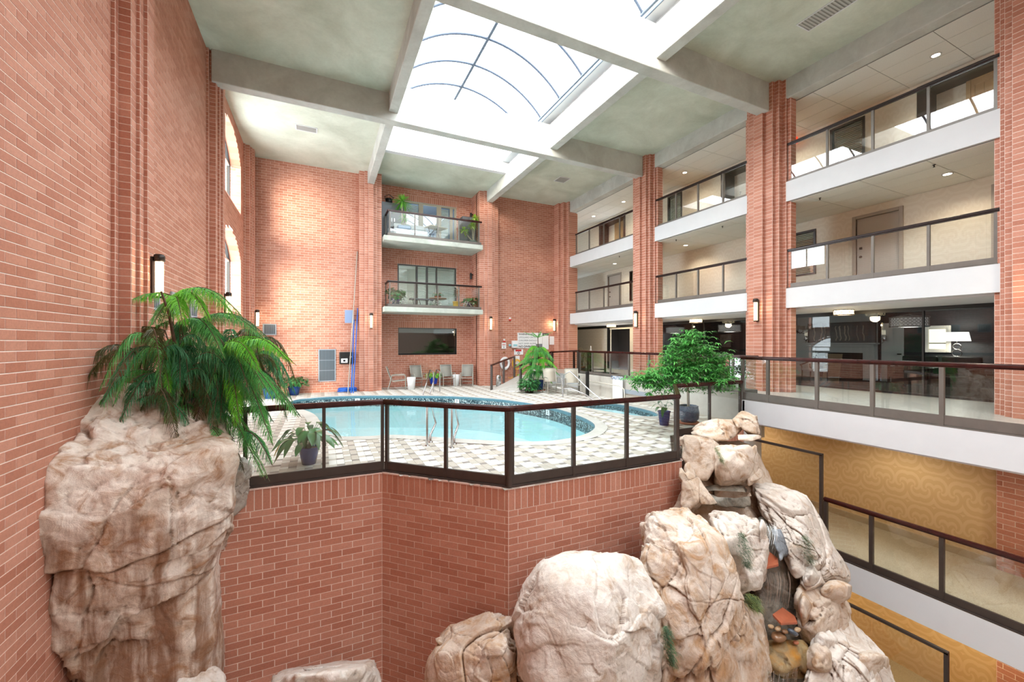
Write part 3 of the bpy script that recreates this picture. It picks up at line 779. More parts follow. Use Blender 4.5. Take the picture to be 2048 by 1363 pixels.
for F, nm in ((F1, 'middle'), (F2, 'top')):
    upper_rail(F, b1, 'glass railing of the %s gallery in the bay nearest the camera' % nm, 'g'); upper_rail(F, b2_, 'glass railing of the %s gallery in the second bay' % nm, 'g'); upper_rail(F, b3, 'glass railing of the %s gallery in the bay by the end wall' % nm, 'g')
ysl = sorted(along(p, x=9.45) for p in (2300, 2080, 1884, 1743, 1652))
railing('gallery_railing', 'glass railing with mahogany rail on the lower gallery', [(9.45, ysl[0]), (9.45, ysl[-1])], Fm, 1.14, [(0, y-ysl[0]) for y in ysl], thick=0.06, chan=0.12)
def barrier(y0, y1, zb, h, lab):
    t = thing('glass_barrier', lab, 'barrier', (9.45, y0, zb)); L = y1-y0
    m = MB(); m.bar((0,0,0), (0,0,h), 0.055, 0.055); m.build('post', M['frame'], t); m = MB(); m.bar((0,-.027,h), (0,L,h), 0.055, 0.05); m.build('top_bar', M['frame'], t)
    m = MB(); m.bar((0,0.03,(h+.05)/2), (0,L*.45,(h+.05)/2), 0.012, h-.1); m.build('glass_pane', M['glass'], t); m = MB(); m.bar((0,L*.45+.01,(h+.05)/2), (0,L,(h+.05)/2), 0.012, h-.1); m.build('glass_pane', M['glass'], t)
barrier(along(1648, x=9.45)+.05, 6.6, Fm, 2.0, 'tall glass barrier with a dark frame behind the waterfall rocks'); barrier(along(1893, x=9.45), 5.4, Fmm, 2.1, 'tall glass barrier with a dark frame on the bottom gallery')
# ramp handrails
def handrail(lab, pts, posts):
    t = thing('ramp_handrail', lab, 'handrail', pts[0][:2] + (posts[0][1],)); O = Vector(pts[0][:2] + (posts[0][1],))
    m = MB()
    for a, c in zip(pts[:-1], pts[1:]): m.bar(Vector(a)-O, Vector(c)-O, 0.075, 0.07)
    m.build('top_rail', M['rail'], t, bevel=0.006)
    P = [Vector(p) for p in pts]; L = [0]
    for a, c in zip(P[:-1], P[1:]): L.append(L[-1] + (c-a).length)
    for s, zb in posts:
        s2 = s*L[-1]; i = max(k for k in range(len(L)-1) if L[k] <= s2+1e-6); f = (s2-L[i])/(L[i+1]-L[i]); q = P[i].lerp(P[i+1], f)
        m = MB(); m.bar(Vector((q.x, q.y, zb))-O, q-O, 0.085, 0.085, up=(P[1]-P[0]).normalized()); m.build('post', M['frame'], t)
handrail('sloping handrail with brown posts on the left side of the ramp', [(6.8,16.8,.40),(9.0,19.0,.70)], [(.02, DK), (.5, -.52), (.98, -.4)])
handrail('sloping handrail with brown posts on the right side of the ramp, behind the bushy plant', [(7.8,15.95,.40),(9.95,17.0,.95)], [(.02, DK), (.33, -.5), (.95, -.1)])
handrail('dark handrail stretch from the gallery corner towards the ramp', [(10.05,14.75,1.06),(10.0,17.0,.95)], [(.03, 0.0), (.97, -.1)])
# pool ladders and grab rails
M['steel'] = plain('brushed_steel', rgb(190,192,194), 0.25, 1.0)
def ladder_rail(lab, p0, p1, z0=DK):
    d = (Vector(p1) - Vector(p0)); dn = d.normalized()
    t = thing('pool_grab_rail', lab, 'grab rail', (*p0, z0)); m = MB(); u = Vector((dn.x, dn.y, 0))
    m.tube([(0,0,0), (0,0,.78), u*.10+Vector((0,0,.86)), u*.35+Vector((0,0,.84)), u*.85+Vector((0,0,.30)), u*.42+Vector((0,0,.18)), u*.30+Vector((0,0,.16)), u*.30+Vector((0,0,0))], 0.022, 8); br = m.build('bent_rail', M['steel'], t)
    for q in (Vector((0,0,0)), u*.30):
        m = MB(); m.lathe([(.055,0),(.055,.012),(.03,.02)], q, 14); m.build('base_collar', M['steel'], br)
ladder_rail('steel pool grab rail, left one of the pair near the brick wall', (1.96, 8.31), (2.35, 9.1)); ladder_rail('steel pool grab rail, right one of the pair near the brick wall', (2.37, 7.94), (2.76, 8.73))
t = thing('pool_step_rail', 'slanted steel handrail entering the far side of the pool', 'handrail', (4.0, 17.0, DK))
for dx in (0, .28):
    m = MB(); m.tube([(dx+.35,.3,0), (dx+.35,.3,.85), (dx+.2,.25,.95), (dx-.45,-.75,-.35), (dx-.2,-.75,-.38)], 0.025, 8); m.build('rail', M['steel'], t)
t = thing('hot_tub_handrail', 'slanted steel handrail entering the hot tub', 'handrail', (8.75, 12.9, DK))
m = MB(); m.tube([(-.3,.6,0), (-.3,.6,.83), (.0,.55,1.0), (.35,-.3,.3), (.42,-1.35,-.15)], 0.025, 8); m.build('rail', M['steel'], t)
m = MB(); m.tube([(-.3,.6,.33), (.0,.5,.33), (.1,-.3,.2), (.2,-1.2,-.15)], 0.025, 8); m.build('rail', M['steel'], t)
t = thing('wall_grab_bar', 'curved white grab bar on the low concrete wall by the hot tub', 'grab bar', (9.98, 13.9, -.15))
m = MB(); m.tube([(0,0,.0), (-.12,0,.0), (-.12,-2.0,-.02), (-.12,-2.25,-.12), (-.12,-2.3,-.55)], 0.022, 8); m.build('bar', plain('pale_pipe', rgb(214,208,194), 0.35), t)
m = MB(); m.bar((9.45,13.3,DK), (9.45,13.3,.28), 0.1, 0.1); tag(m.build('signal_post', M['black']), 'thick black post standing beside the hot tub handrail', 'post')
# ================================================================ lamps
M['lamp_glass'] = plain('warm_lamp_glass', rgb(255,236,196), 0.4, emit=(1.0, .82, .52, 1), es=1.0)
M['down_glow'] = plain('downlight_glow', rgb(255,245,225), 0.4, emit=(1.0, .86, .66, 1), es=18)
M['bronze'] = plain('dark_bronze', rgb(58,50,46), 0.4, 0.6)
def light(parent, loc, energy, col=(1.0, .78, .50), r=0.05, spot=None):
    l = bpy.data.lights.new('lamp_or_fill_light', 'SPOT' if spot else 'POINT'); l.energy = energy; l.color = col; l.shadow_soft_size = r
    if spot: l.spot_size = spot; l.spot_blend = 0.6
    o = bpy.data.objects.new('lamp_or_fill_light', l); o.location = loc; link(o, parent); return o
def sconce(loc, n, label, e=4):
    ang = math.atan2(n[1], n[0]) + PI/2    # local -Y looks along n
    t = thing('wall_sconce', label, 'lamp', loc, ang, 'cylinder wall lamps on the brickwork')
    m = MB(); m.box((-.04, -.02, 0), (.04, .01, .62)); m.build('back_plate', M['bronze'], t)
    m = MB(); m.lathe([(.001,.66),(.055,.66),(.07,.64),(.07,.56),(.055,.55)], (0,-.09,0), 16); m.box((-.09,-.10,.575),(.09,-.08,.60)); m.build('cap', M['bronze'], t)
    m = MB(); m.lathe([(.052,.56),(.052,.02),(.001,.02)], (0,-.09,0), 16); m.build('glass_tube', M['lamp_glass'], t)
    m = MB(); m.lathe([(.058,.025),(.058,0),(.001,0)], (0,-.09,0), 16); m.build('base_ring', M['bronze'], t)
    light(t, (0, -.20, .38), e)
Sz = 2.02
sconce((XL+.30, 7.92, 2.08), (1, 0), 'lit cylinder wall lamp on the near left pilaster above the pine', 6)
sconce((XL+.30, 13.08, 2.08), (1, 0), 'lit cylinder wall lamp on the second left pilaster', 6)
sconce((XL+.30, 18.55, Sz), (1, 0), 'lit cylinder wall lamp in the far left corner', 7)
sconce((1.96, 18.65, Sz), (0, -1), 'lit cylinder wall lamp on the pier left of the balconies'); sconce((7.51, 18.65, Sz), (0, -1), 'lit cylinder wall lamp on the pier right of the balconies')
sconce((11.44, 19.0, Sz), (-1, 0), 'lit cylinder wall lamp on the corner pier by the warning sign'); sconce((11.52, 12.82, Sz), (-1, 0), 'lit cylinder wall lamp on the third column, behind the potted tree')
sconce((11.52, 7.8, Sz), (-1, 0), 'lit cylinder wall lamp on the second column'); sconce((11.52, 2.62, Sz), (-1, 0), 'lit cylinder wall lamp on the column at the right edge')
def downlight(x, y, z, label, e=38):
    t = thing('recessed_downlight', label, 'light', (x, y, z), 0, 'recessed gallery downlights')
    m = MB(); m.lathe([(.10,-.012),(.10,0.0),(.075,0.0),(.075,-.012)], (0,0,0), 20); m.build('trim_ring', M['white'], t)
    m = MB(); m.lathe([(.001,-.008),(.075,-.008)], (0,0,0), 20); m.build('bulb', M['down_glow'], t)
    light(t, (0,0,-.06), e, (1, .85, .66), .06, math.radians(150))
for x, y, w in ((13.3, 4.6, 'in the near bay'), (13.3, 12.05, 'in the second bay'), (13.35, 15.8, 'in the far bay, nearer one'), (13.4, 18.3, 'in the far bay, farther one')): downlight(x, y, 8.264, 'recessed ceiling downlight of the top gallery ' + w)
for x, y, w in ((13.4, 12.1, 'in the second bay'), (13.3, 16.4, 'in the far bay')): downlight(x, y, 5.354, 'recessed ceiling downlight of the middle gallery ' + w)
downlight(13.3, 4.4, 5.354, 'recessed ceiling downlight of the middle gallery in the near bay'); downlight(13.3, 8.3, 8.264, 'recessed ceiling downlight of the top gallery behind the second column')
for x, y, z, w in ((10.7, 4.6, -.56, 'lower gallery near end'), (10.7, 8.0, -.56, 'lower gallery far end'), (10.7, 1.5, -.56, 'lower gallery by the brick pier'), (10.7, 3.6, Fm-.53, 'bottom gallery near end'), (10.7, 6.6, Fm-.53, 'bottom gallery far end')):
    t = thing('recessed_downlight', 'recessed ceiling downlight of the ' + w, 'light', (x, y, z), 0, 'recessed gallery downlights'); eL = 30 if z > -2 else 46
    m = MB(); m.lathe([(.001,-.008),(.09,-.008)], (0,0,0), 16); m.build('bulb', M['down_glow'], t); light(t, (0,0,-.08), eL, (1, .90, .72) if z > -2 else (1, .74, .38), .08, math.radians(160))
M['drum_glow'] = plain('drum_shade_glow', rgb(255,240,200), 0.5, emit=(1.0, .80, .48, 1), es=2.2)
for x, y, w in ((13.5, 6.6, 'in the near bay'), (13.4, 11.6, 'in the second bay'), (13.4, 16.8, 'in the far bay')):
    t = thing('flush_ceiling_light', 'round flush ceiling lamp under the gallery ' + w, 'lamp', (x, y, 2.34), 0, 'drum ceiling lamps')
    m = MB(); m.lathe([(.001,-.14),(.23,-.14),(.23,-.02)], (0,0,0), 24); m.build('shade', M['drum_glow'], t)
    m = MB()
    for z in (-.15, -.012): m.lathe([(.236,z-.008),(.242,z-.008),(.242,z+.012),(.236,z+.012)], (0,0,0), 24)
    for k in range(8):
        a = 2*PI*k/8; c = 2*PI*(k+.6)/8; m.bar((.24*math.cos(a), .24*math.sin(a), -.14), (.24*math.cos(c), .24*math.sin(c), -.02), .008, .008); m.bar((.24*math.cos(c), .24*math.sin(c), -.14), (.24*math.cos(a), .24*math.sin(a), -.02), .008, .008)
    m.build('lattice', M['bronze'], t); light(t, (0,0,-.2), 20, (1,.8,.5), .12)

# ================================================================ doors and windows of the galleries (wall plane x = XW)
M['door_grey'] = plain('grey_door', rgb(186,180,172), 0.5, var=0.03, scale=2); M['door_frame'] = plain('grey_door_frame', rgb(168,160,150), 0.5)
M['alcove'] = plain('dark_wood_trim', rgb(44,24,20), 0.3, var=.2, scale=4); M['door_beige'] = plain('carved_beige_door', rgb(190,160,118), 0.5, var=.05, scale=3)
M['blind'] = plain('blind_slat', rgb(206,200,178), 0.6); M['darkglass'] = plain('dark_room_glass', rgb(26,28,30), 0.05, spec=0.6)
nd = [0]
def door_plain(ya, yb, zf, zt, lab):
    nd[0] += 1; t = root('door_%d' % nd[0], lab); x = XW
    m = MB(); m.box((x-.03, ya-.09, zf), (x+.1, ya, zt+.09)); m.box((x-.03, yb, zf), (x+.1, yb+.09, zt+.09)); m.box((x-.03, ya, zt), (x+.1, yb, zt+.09)); m.build('door_frame', M['door_frame'], t, bevel=.008)
    m = MB(); m.box((x+.04, ya, zf), (x+.09, yb, zt)); dp = m.build('door_panel', M['door_grey'], t)
    k = MB(); k.lathe([(.001,.0),(.03,.0),(.03,.03),(.02,.05),(.001,.055)], (x+.04, yb-.10, zf+1.0), 12, axis='x'); 
    for v in range(len(k.v)): k.v[v] = (2*(x+.04)-k.v[v][0], k.v[v][1], k.v[v][2])
    k.build('door_knob', M['black'], dp)
    k = MB(); k.box((x+.01, yb-.13, zf+1.22), (x+.04, yb-.07, zf+1.28)); k.build('deadbolt', M['black'], dp)
door_plain(5.72, 6.72, F1, 5.05, 'grey apartment door of the middle gallery, near bay'); door_plain(2.9, 3.92, F1, 5.05, 'apartment door at the right end of the middle gallery'); door_plain(17.3, 18.3, F1, 5.05, 'grey apartment door of the middle gallery, far bay')
nw = [1]
def win_blind(ya, yb, z0, z1, lab, slats=True):
    nw[0] += 1; t = root('window_%d' % nw[0], lab); x = XW
    m = MB(); f = .06
    m.box((x-.03, ya-f, z0-f), (x+.1, ya, z1+f)); m.box((x-.03, yb, z0-f), (x+.1, yb+f, z1+f)); m.box((x-.03, ya, z1), (x+.1, yb, z1+f)); m.box((x-.03, ya, z0-f), (x+.1, yb, z0)); m.build('window_frame', M['alcove'], t)
    m = MB(); m.box((x+.13, ya, z0), (x+.14, yb, z1)); m.build('room_behind', M['darkglass'], t)
    if slats:
        for k in range(int((z1-z0)/.055)):
            z = z0 + .03 + k*.055; m = MB(); m.add([(x+.075, ya+.01, z-.02), (x+.075, yb-.01, z-.02), (x+.10, yb-.01, z+.022), (x+.10, ya+.01, z+.022)], [(0,1,2,3)]); m.build('slat', M['blind'], t)
    m = MB(); m.box((x+.03, ya, z0), (x+.036, yb, z1)); m.build('pane', M['window_glass'], t)
win_blind(6.56, 7.34, 6.98, 7.97, 'window with closed pale blind on the top gallery, near bay'); win_blind(13.25, 13.95, 6.9, 8.0, 'window with blinds on the top gallery, second bay')
win_blind(7.87, 9.2, 3.67, 5.0, 'window with blinds on the middle gallery, behind the second column'); win_blind(15.4, 16.5, 3.6, 5.0, 'dark framed window on the middle gallery, far bay')
def alcove(ya, yb, zf, zt, lab, num=None, wreath=False):
    nd[0] += 1; t = root('door_%d' % nd[0], lab); x = XW; w = .2
    m = MB(); m.box((x-.04, yb-w, zf), (x+.5, yb, zt)); m.box((x-.04, ya, zf), (x+.5, ya+.12, zt)); m.box((x-.04, ya, zt-.16), (x+.5, yb, zt)); m.build('portal_trim', M['alcove'], t)
    m = MB(); m.box((x+.5, ya, zf), (x+.55, yb, zt)); m.build('alcove_wall', M['wp_up'], t)
    d1 = yb - .85; d0 = ya + .25
    m = MB(); m.box((x+.44, d0-.08, zf), (x+.5, d0, zf+2.15)); m.box((x+.44, d1, zf), (x+.5, d1+.08, zf+2.15)); m.box((x+.44, d0-.08, zf+2.07), (x+.5, d1+.08, zf+2.15)); m.build('door_frame', M['door_beige'], t)
    m = MB(); m.box((x+.46, d0, zf), (x+.5, d1, zf+2.07)); dp = m.build('door_panel', M['door_beige'], t)
    n = max(2, round((d1-d0)/.42))
    for i in range(n):
        a = d0 + .06 + (d1-d0-.06)*i/n; c = d0 + (d1-d0-.0)*(i+1)/n - .05
        for z0, z1 in ((zf+.15, zf+.95), (zf+1.08, zf+1.95)):
            q = MB(); s = .025
            q.box((x+.445, a, z0), (x+.46, c, z0+s)); q.box((x+.445, a, z1-s), (x+.46, c, z1)); q.box((x+.445, a, z0), (x+.46, a+s, z1)); q.box((x+.445, c-s, z0), (x+.46, c, z1))
            yc, zc = (a+c)/2, (z0+z1)/2
            for rr in (.11, .07): q.tube([(x+.455, yc+rr*math.cos(2*PI*j/16), zc+rr*1.5*math.sin(2*PI*j/16)) for j in range(17)], .008, 5, cap=False)
            q.bar((x+.455, yc, z0+.05), (x+.455, yc, z1-.05), .02, .02); q.build('carved_panel', M['door_beige'], dp)
    if num:
        for k, ch in enumerate(num): lettering(ch, .16, M['ink'], t, (x+.495, d1+.40, zf+1.32-.17*k), (PI/2, 0, -PI/2), name='house_number')
    if wreath:
        q = MB(); q.tube([(x+.43, (d0+d1)/2+.2*math.cos(2*PI*j/14), zf+1.55+.2*math.sin(2*PI*j/14)) for j in range(15)], .05, 6, cap=False); q.build('wreath', plain('dry_wreath', rgb(150,70,50), .8, var=.4, scale=20), t)
alcove(2.6, 5.34, F2, 8.18, 'dark framed entrance alcove with a carved double door on the top gallery, near bay', '76'); alcove(8.9, 11.24, F2, 8.18, 'dark framed entrance alcove with a wreath on the top gallery, second bay', '77', True); alcove(16.9, 19.1, F2, 8.18, 'dark framed entrance alcove on the top gallery, far bay')
# exit sign, sprinklers, vents
t = thing('exit_sign', 'small red lit exit sign under the ceiling of the top gallery', 'sign', (XW-.32, 8.35, 8.0), PI/2); m = MB(); m.box((-.16,-.03,-.1), (.16,.03,.12)); m.box((-.02,-.02,.12), (.02,.02,.265)); m.build('sign_box', plain('exit_red', rgb(150,30,20), .4, emit=(.8,.08,.03,1), es=.5), t); lettering('EXIT', .13, plain('exit_letters', rgb(255,220,180), .4, emit=(1,.7,.4,1), es=2), t, (0, .032, .01), (PI/2, 0, PI)); lettering('EXIT', .13, bpy.data.materials['exit_letters'], t, (0, -.032, .01), (PI/2, 0, 0))
def vent(x, y, z, sx, sy, lab, m2='grid'):
    t = thing('ceiling_vent', lab, 'vent', (x, y, z)); f = .03
    m = MB(); m.box((-sx/2-f,-sy/2-f,-.015), (sx/2+f,-sy/2,.0)); m.box((-sx/2-f,sy/2,-.015), (sx/2+f,sy/2+f,.0)); m.box((-sx/2-f,-sy/2,-.015), (-sx/2,sy/2,0)); m.box((sx/2,-sy/2,-.015), (sx/2+f,sy/2,0)); m.build('vent_frame', M['white'], t)
    m = MB(); m.box((-sx/2,-sy/2,-.004), (sx/2,sy/2,0)); m.build('backing', M['grid'], t)
    n = 14; q = MB(); q.box((-sx/2, 0, -.012), (sx/2, sy/n*.55, -.004)); me = None
    for k in range(n):
        if me is None: o = q.build('slat', plain('vent_slat', rgb(176,176,172), .5), t); me = o.data
        else: o = link(bpy.data.objects.new('slat', me), t)
        o.location = (0, -sy/2 + sy*k/n + .01, 0)
p = atZ(613, 257, ZC); vent(p.x, p.y, ZC, .62, .34, 'rectangular air vent in the concrete ceiling, left bay'); p = atZ(1124, 359, ZC); vent(p.x, p.y, ZC, .5, .5, 'square air vent in the concrete ceiling of the far right bay'); p = atZ(1652, 25, ZC); vent(p.x, p.y, ZC, .42, .95, 'rectangular air vent in the concrete ceiling, near right bay')
for y, F, w in ((4.3, 5.37, 'at the right of the near bay'), (6.6, 5.37, 'at the left of the near bay'), (9.6, 5.37, 'at the right of the second bay'), (11.6, 5.37, 'at the left of the second bay'), (14.9, 5.37, 'in the far bay')):
    m = MB(); m.lathe([(.03,0),(.03,-.01),(.012,-.015),(.012,-.05),(.025,-.055),(.001,-.06)], (12.35, y, F-.015), 8); tag(m.build('sprinkler_head', M['black']), 'tiny dark sprinkler head under the top gallery slab ' + w, 'sprinkler', 'sprinkler heads')

# ================================================================ arched windows of the left wall
for i, ((zs, zt, ya, yb, rise), lab) in enumerate(zip(WIN, ('upper arched window in the left wall', 'middle arched window in the left wall', 'lowest arched window in the left wall, behind the pine'))):
    nw[0] += 1; t = root('window_%d' % nw[0], lab); x = XL-.36; f = .07
    hw = (yb-ya)/2; R = (hw*hw+rise*rise)/(2*rise); zc = zt-R; yc = (ya+yb)/2; a0 = math.acos(hw/R)
    arcp = [(yc + R*math.cos(PI-a0-(PI-2*a0)*k/16), zc + R*math.sin(PI-a0-(PI-2*a0)*k/16)) for k in range(17)]
    m = MB()
    path = [(ya, zs)] + arcp + [(yb, zs), (ya, zs)]
    for (y0, z0), (y1, z1) in zip(path[:-1], path[1:]): m.bar((x, y0, z0), (x, y1, z1), f, .09, up=(1, 0, 0))
    m.build('window_frame', M['black'], t)
    m = MB(); zm = zt-rise
    m.bar((x, ya, zm), (x, yb, zm), .06, .06)
    for q in (ya+(yb-ya)/3, ya+2*(yb-ya)/3): m.bar((x, q, zs), (x, q, zm), .06, .06)
    m.build('mullion', plain('pale_mullion', rgb(200,198,190), .5), t)
    m = MB(); P_ = [(ya, zs)] + arcp + [(yb, zs)]
    m.add([(x-.01, y, z) for y, z in P_], [tuple(range(len(P_)))]); m.build('pane', M['window_glass'], t, fix=False)
# ================================================================ balconies and the window of the end wall
def balcony(zf, lab, lab2, zb):
    t = root('balcony_slab' if zf < 4 else 'balcony_slab.001', lab); m = MB(); m.box((2.46, 18.42, zf-.22), (7.05, YR, zf)); m.build('slab', M['slab'], t, bevel=.02)
    railing('balcony_railing', lab2, [(2.66, 19.3), (2.66, 18.5), (6.98, 18.5)], zf, 1.14, [(0, .02), (1, .06), (1, 1.15), (1, 2.2), (1, 3.2), (1, 4.2)], frame='frame_lit', chan=.10, thick=.045, rail='rail' if zf > 4 else 'rail_dark')
balcony(2.98, 'lower balcony slab of pale concrete between the brick piers', 'glass railing of the lower balcony, with daisies behind it', 0); balcony(6.08, 'upper balcony slab of pale concrete between the brick piers', 'glass railing of the upper balcony, with leafy plants behind it', 0)
def big_window(x0, x1, z0, z1, fm, muls, lab, back, blinds=None, fr=.06, room_fill=0):
    nw[0] += 1; t = root('window_%d' % nw[0], lab); y = YR+.02
    m = MB(); m.box((x0, y, z0), (x0+fr, y+.1, z1)); m.box((x1-fr, y, z0), (x1, y+.1, z1)); m.box((x0+fr, y, z1-fr), (x1-fr, y+.1, z1)); m.box((x0+fr, y, z0), (x1-fr, y+.1, z0+fr)); m.build('window_frame', fm, t)
    for q, w in muls: m = MB(); m.box((q-w/2, y, z0+fr), (q+w/2, y+.09, z1-fr)); m.build('mullion', fm, t)
    m = MB(); m.box((x0+fr, y+.05, z0+fr), (x1-fr, y+.056, z1-fr)); m.build('pane', M['window_glass'], t)
    m = MB(); m.box((x0-.4, y+2.6, z0-.4), (x1+.4, y+2.65, z1+.4)); m.box((x0-.4, y+.12, z0-.4), (x1+.4, y+2.6, z0-.35)); m.box((x0-.4, y+.12, z1+.35), (x1+.4, y+2.6, z1+.4)); m.box((x0-.4, y+.12, z0-.4), (x0-.35, y+2.6, z1+.4)); m.box((x1+.35, y+.12, z0-.4), (x1+.4, y+2.6, z1+.4))
    m.build('room_behind', back, t)
    if room_fill: light(t, ((x0+x1)/2, y+1.2, (z0+z1)/2), room_fill, (1,.97,.9), .3)  # unseen fill light, added to brighten the room behind the panes
    if blinds:
        for (a, c) in blinds:
            q = MB(); q.add([(a, 0, -.028), (c, 0, -.028), (c, .02, .022), (a, .02, .022)], [(0,1,2,3)]); me = None
            for k in range(int((z1-z0-.2)/.075)):
                if me is None: o = q.build('shutter_slat', M['shutter'], t, fix=False); me = o.data
                else: o = link(bpy.data.objects.new('shutter_slat', me), t)
                o.location = (0, y+.14, z0+.12+k*.075)
    return t
M['shutter'] = plain('white_shutter', rgb(214,222,214), .5); M['taupe'] = plain('taupe_frame', rgb(176,168,150), .5); M['dframe'] = plain('dark_window_frame', rgb(58,58,56), .4)
big_window(3.33, 6.22, .86, 2.12, M['black'], [], 'wide dark window under the lower balcony reflecting the atrium', plain('dark_lounge', rgb(40,34,30), .7), fr=.03)
m = MB(); m.box((3.36, YR+.09, 1.88), (6.19, YR+.11, 2.1)); m.build('roller_blind', plain('grey_blind', rgb(126,136,138), .6), bpy.data.objects['window_%d' % nw[0]])
big_window(3.3, 6.2, 2.98, 5.17, M['dframe'], [(4.22, .09), (4.72, .09), (5.2, .06)], 'sliding door with white shutters on the lower balcony', plain('pale_room', rgb(150,158,152), .8), [(3.4, 3.78), (4.3, 4.66), (4.78, 5.15), (5.25, 6.1)], room_fill=40)
tw = big_window(3.5, 6.2, 6.08, 8.23, M['taupe'], [(4.42, .22), (5.32, .22), (5.95, .14), (3.65, .14)], 'glazed door with taupe frame on the upper balcony', plain('blue_grey_room', rgb(130,150,176), .8), [(3.75, 4.3), (5.45, 5.85)], fr=.08, room_fill=26)
# ================================================================ lounge behind the glass wall (x 14.3 .. 18.6)
M['navy'] = plain('dark_blue_wallcovering', rgb(30,36,42), 0.75, var=.25, scale=22, bump=.2); M['lwhite'] = plain('white_panelling', rgb(196,204,206), 0.5)
M['dkcarpet'] = plain('dark_carpet', rgb(58,50,42), 0.95, var=.3, scale=30); M['brown_wood'] = plain('dark_brown_wood', rgb(38,22,18), 0.3, var=.2, scale=5)
LX = 18.5
b = MB(); b.box((14.36, YS, 0.001), (LX, 15.2, .012)); struct('floor_lounge', b, M['dkcarpet'], 'dark carpeted floor of the lounge')
b = MB(); b.box((LX, YS, 0), (LX+.15, 7.2, 2.6)); b.box((LX, 7.9, 0), (LX+.15, 15.2, 2.6)); b.box((LX+.16, 6, 0), (LX+.3, 9, 2.6)); b.box((14.4, YS-.1, 0), (LX+.2, YS, 2.6)); b.box((14.36, 15.1, 0), (LX, 15.2, 2.6)); struct('wall_lounge', b, M['navy'], 'dark blue walls of the lounge')
b = MB(); b.box((14.42, YS, 2.55), (LX+.2, 15.2, 2.6)); struct('ceiling_lounge', b, plain('lounge_ceiling', rgb(150,156,158), .8), 'grey plaster ceiling of the lounge')
t = root('window_20', 'glass wall of the lounge with a black header')
m = MB(); m.box((14.30, YS, 2.24), (14.40, 15.35, 2.36)); m.build('header', M['black'], t); m = MB(); m.box((14.30, YS, 0), (14.38, 15.35, .06)); m.build('sill', M['black'], t)
for y in (-2.0, 1.6, 5.2, 8.6, 12.0, 15.30):
    m = MB(); m.box((14.31, y-.02, .06), (14.37, y+.02, 2.24)); m.build('mullion', M['black'], t)
M['lounge_glass'] = glass('lounge_glass', (0.72, 0.75, 0.76), boost=0.55)
for y0, y1 in ((-2.0, 1.6), (1.6, 5.2), (5.2, 8.6), (8.6, 12.0), (12.0, 15.3)):
    m = MB(); m.box((14.335, y0+.02, .06), (14.345, y1-.02, 2.24)); m.build('pane', M['lounge_glass'], t)
b = MB(); b.box((14.3, YS, 2.36), (14.45, 15.35, 2.93)); struct('trim_1', b, M['white'], 'plaster band over the lounge glass wall')
# far bay wall at gallery level with a dark doorway
b = MB(); b.box((14.3, 15.35, 0), (14.42, 16.3, 2.4)); b.box((14.3, 18.05, 0), (14.42, 23, 2.2)); b.box((14.3, 16.3, 2.12), (14.42, 18.05, 2.34)); b.box((14.3, 16.3, 0), (14.42, 16.45, 2.12)); struct('wall_right_pool_level', b, M['wp_up'], 'papered wall of the pool level gallery in the far bay')
b = MB(); b.box((14.27, 15.2, 2.2), (14.32, 23, 2.34)); b.box((14.25, 18.05, 0), (14.33, 18.22, 2.2)); struct('trim_2', b, M['black'], 'black trim round the doorway in the far bay')
b = MB(); b.box((14.9, 15.4, -.1), (15.0, 23, 2.5)); b.box((14.4, 16.2, 0), (14.9, 16.3, 2.4)); b.box((14.4, 18.05, 0), (14.9, 18.15, 2.4)); b.box((14.35, 16.2, 2.3), (14.95, 18.2, 2.4)); struct('door_20', b, plain('dark_doorway', rgb(22,18,16), .7), 'dark doorway of the far bay')
def ck(px0, py0, px1, py1, x):   # rectangle seen in the photograph on the plane x -> (y0, y1, z0, z1)
    a, c = atX(px0, py0, x), atX(px1, py1, x); return min(a.y, c.y), max(a.y, c.y), min(a.z, c.z), max(a.z, c.z)
# half open white door of the lounge
t = thing('lounge_door', 'white half open door in the lounge between fireplace and dark wall', 'door', (LX-.05, 7.2, 0)); m = MB(); m.box((-.04,0,0),(0,.62,2.1)); m.build('door_leaf', M['lwhite'], t); m = MB(); m.box((-.08,.05,.98),(-.04,.16,1.02)); m.build('handle', M['black'], t)
# fireplace wall
b = MB(); b.box((LX-.12, 7.95, 0), (LX-.02, 11.0, 2.55)); struct('wall_fireplace', b, M['lwhite'], 'white panelled fireplace wall in the lounge')
t = thing('fireplace', 'white mantelpiece with a dark firebox in the lounge', 'fireplace', (LX-.12, 9.1, 0))
m = MB(); m.box((-.28, -1.25, 1.34), (0, 1.25, 1.40)); m.box((-.2, -1.15, 1.24), (0, 1.15, 1.34)); m.build('mantel_shelf', M['lwhite'], t, bevel=.01)
m = MB(); m.box((-.16, -1.15, 0), (-.01, -.8, 1.24)); m.box((-.16, .8, 0), (-.01, 1.15, 1.24)); m.box((-.14, -.8, 1.02), (-.01, .8, 1.24)); m.build('surround', M['lwhite'], t, bevel=.006)
m = MB(); m.box((-.05, -.8, 0), (-.005, .8, 1.02)); m.build('firebox', plain('firebox_black', rgb(10,10,10), .7), t)
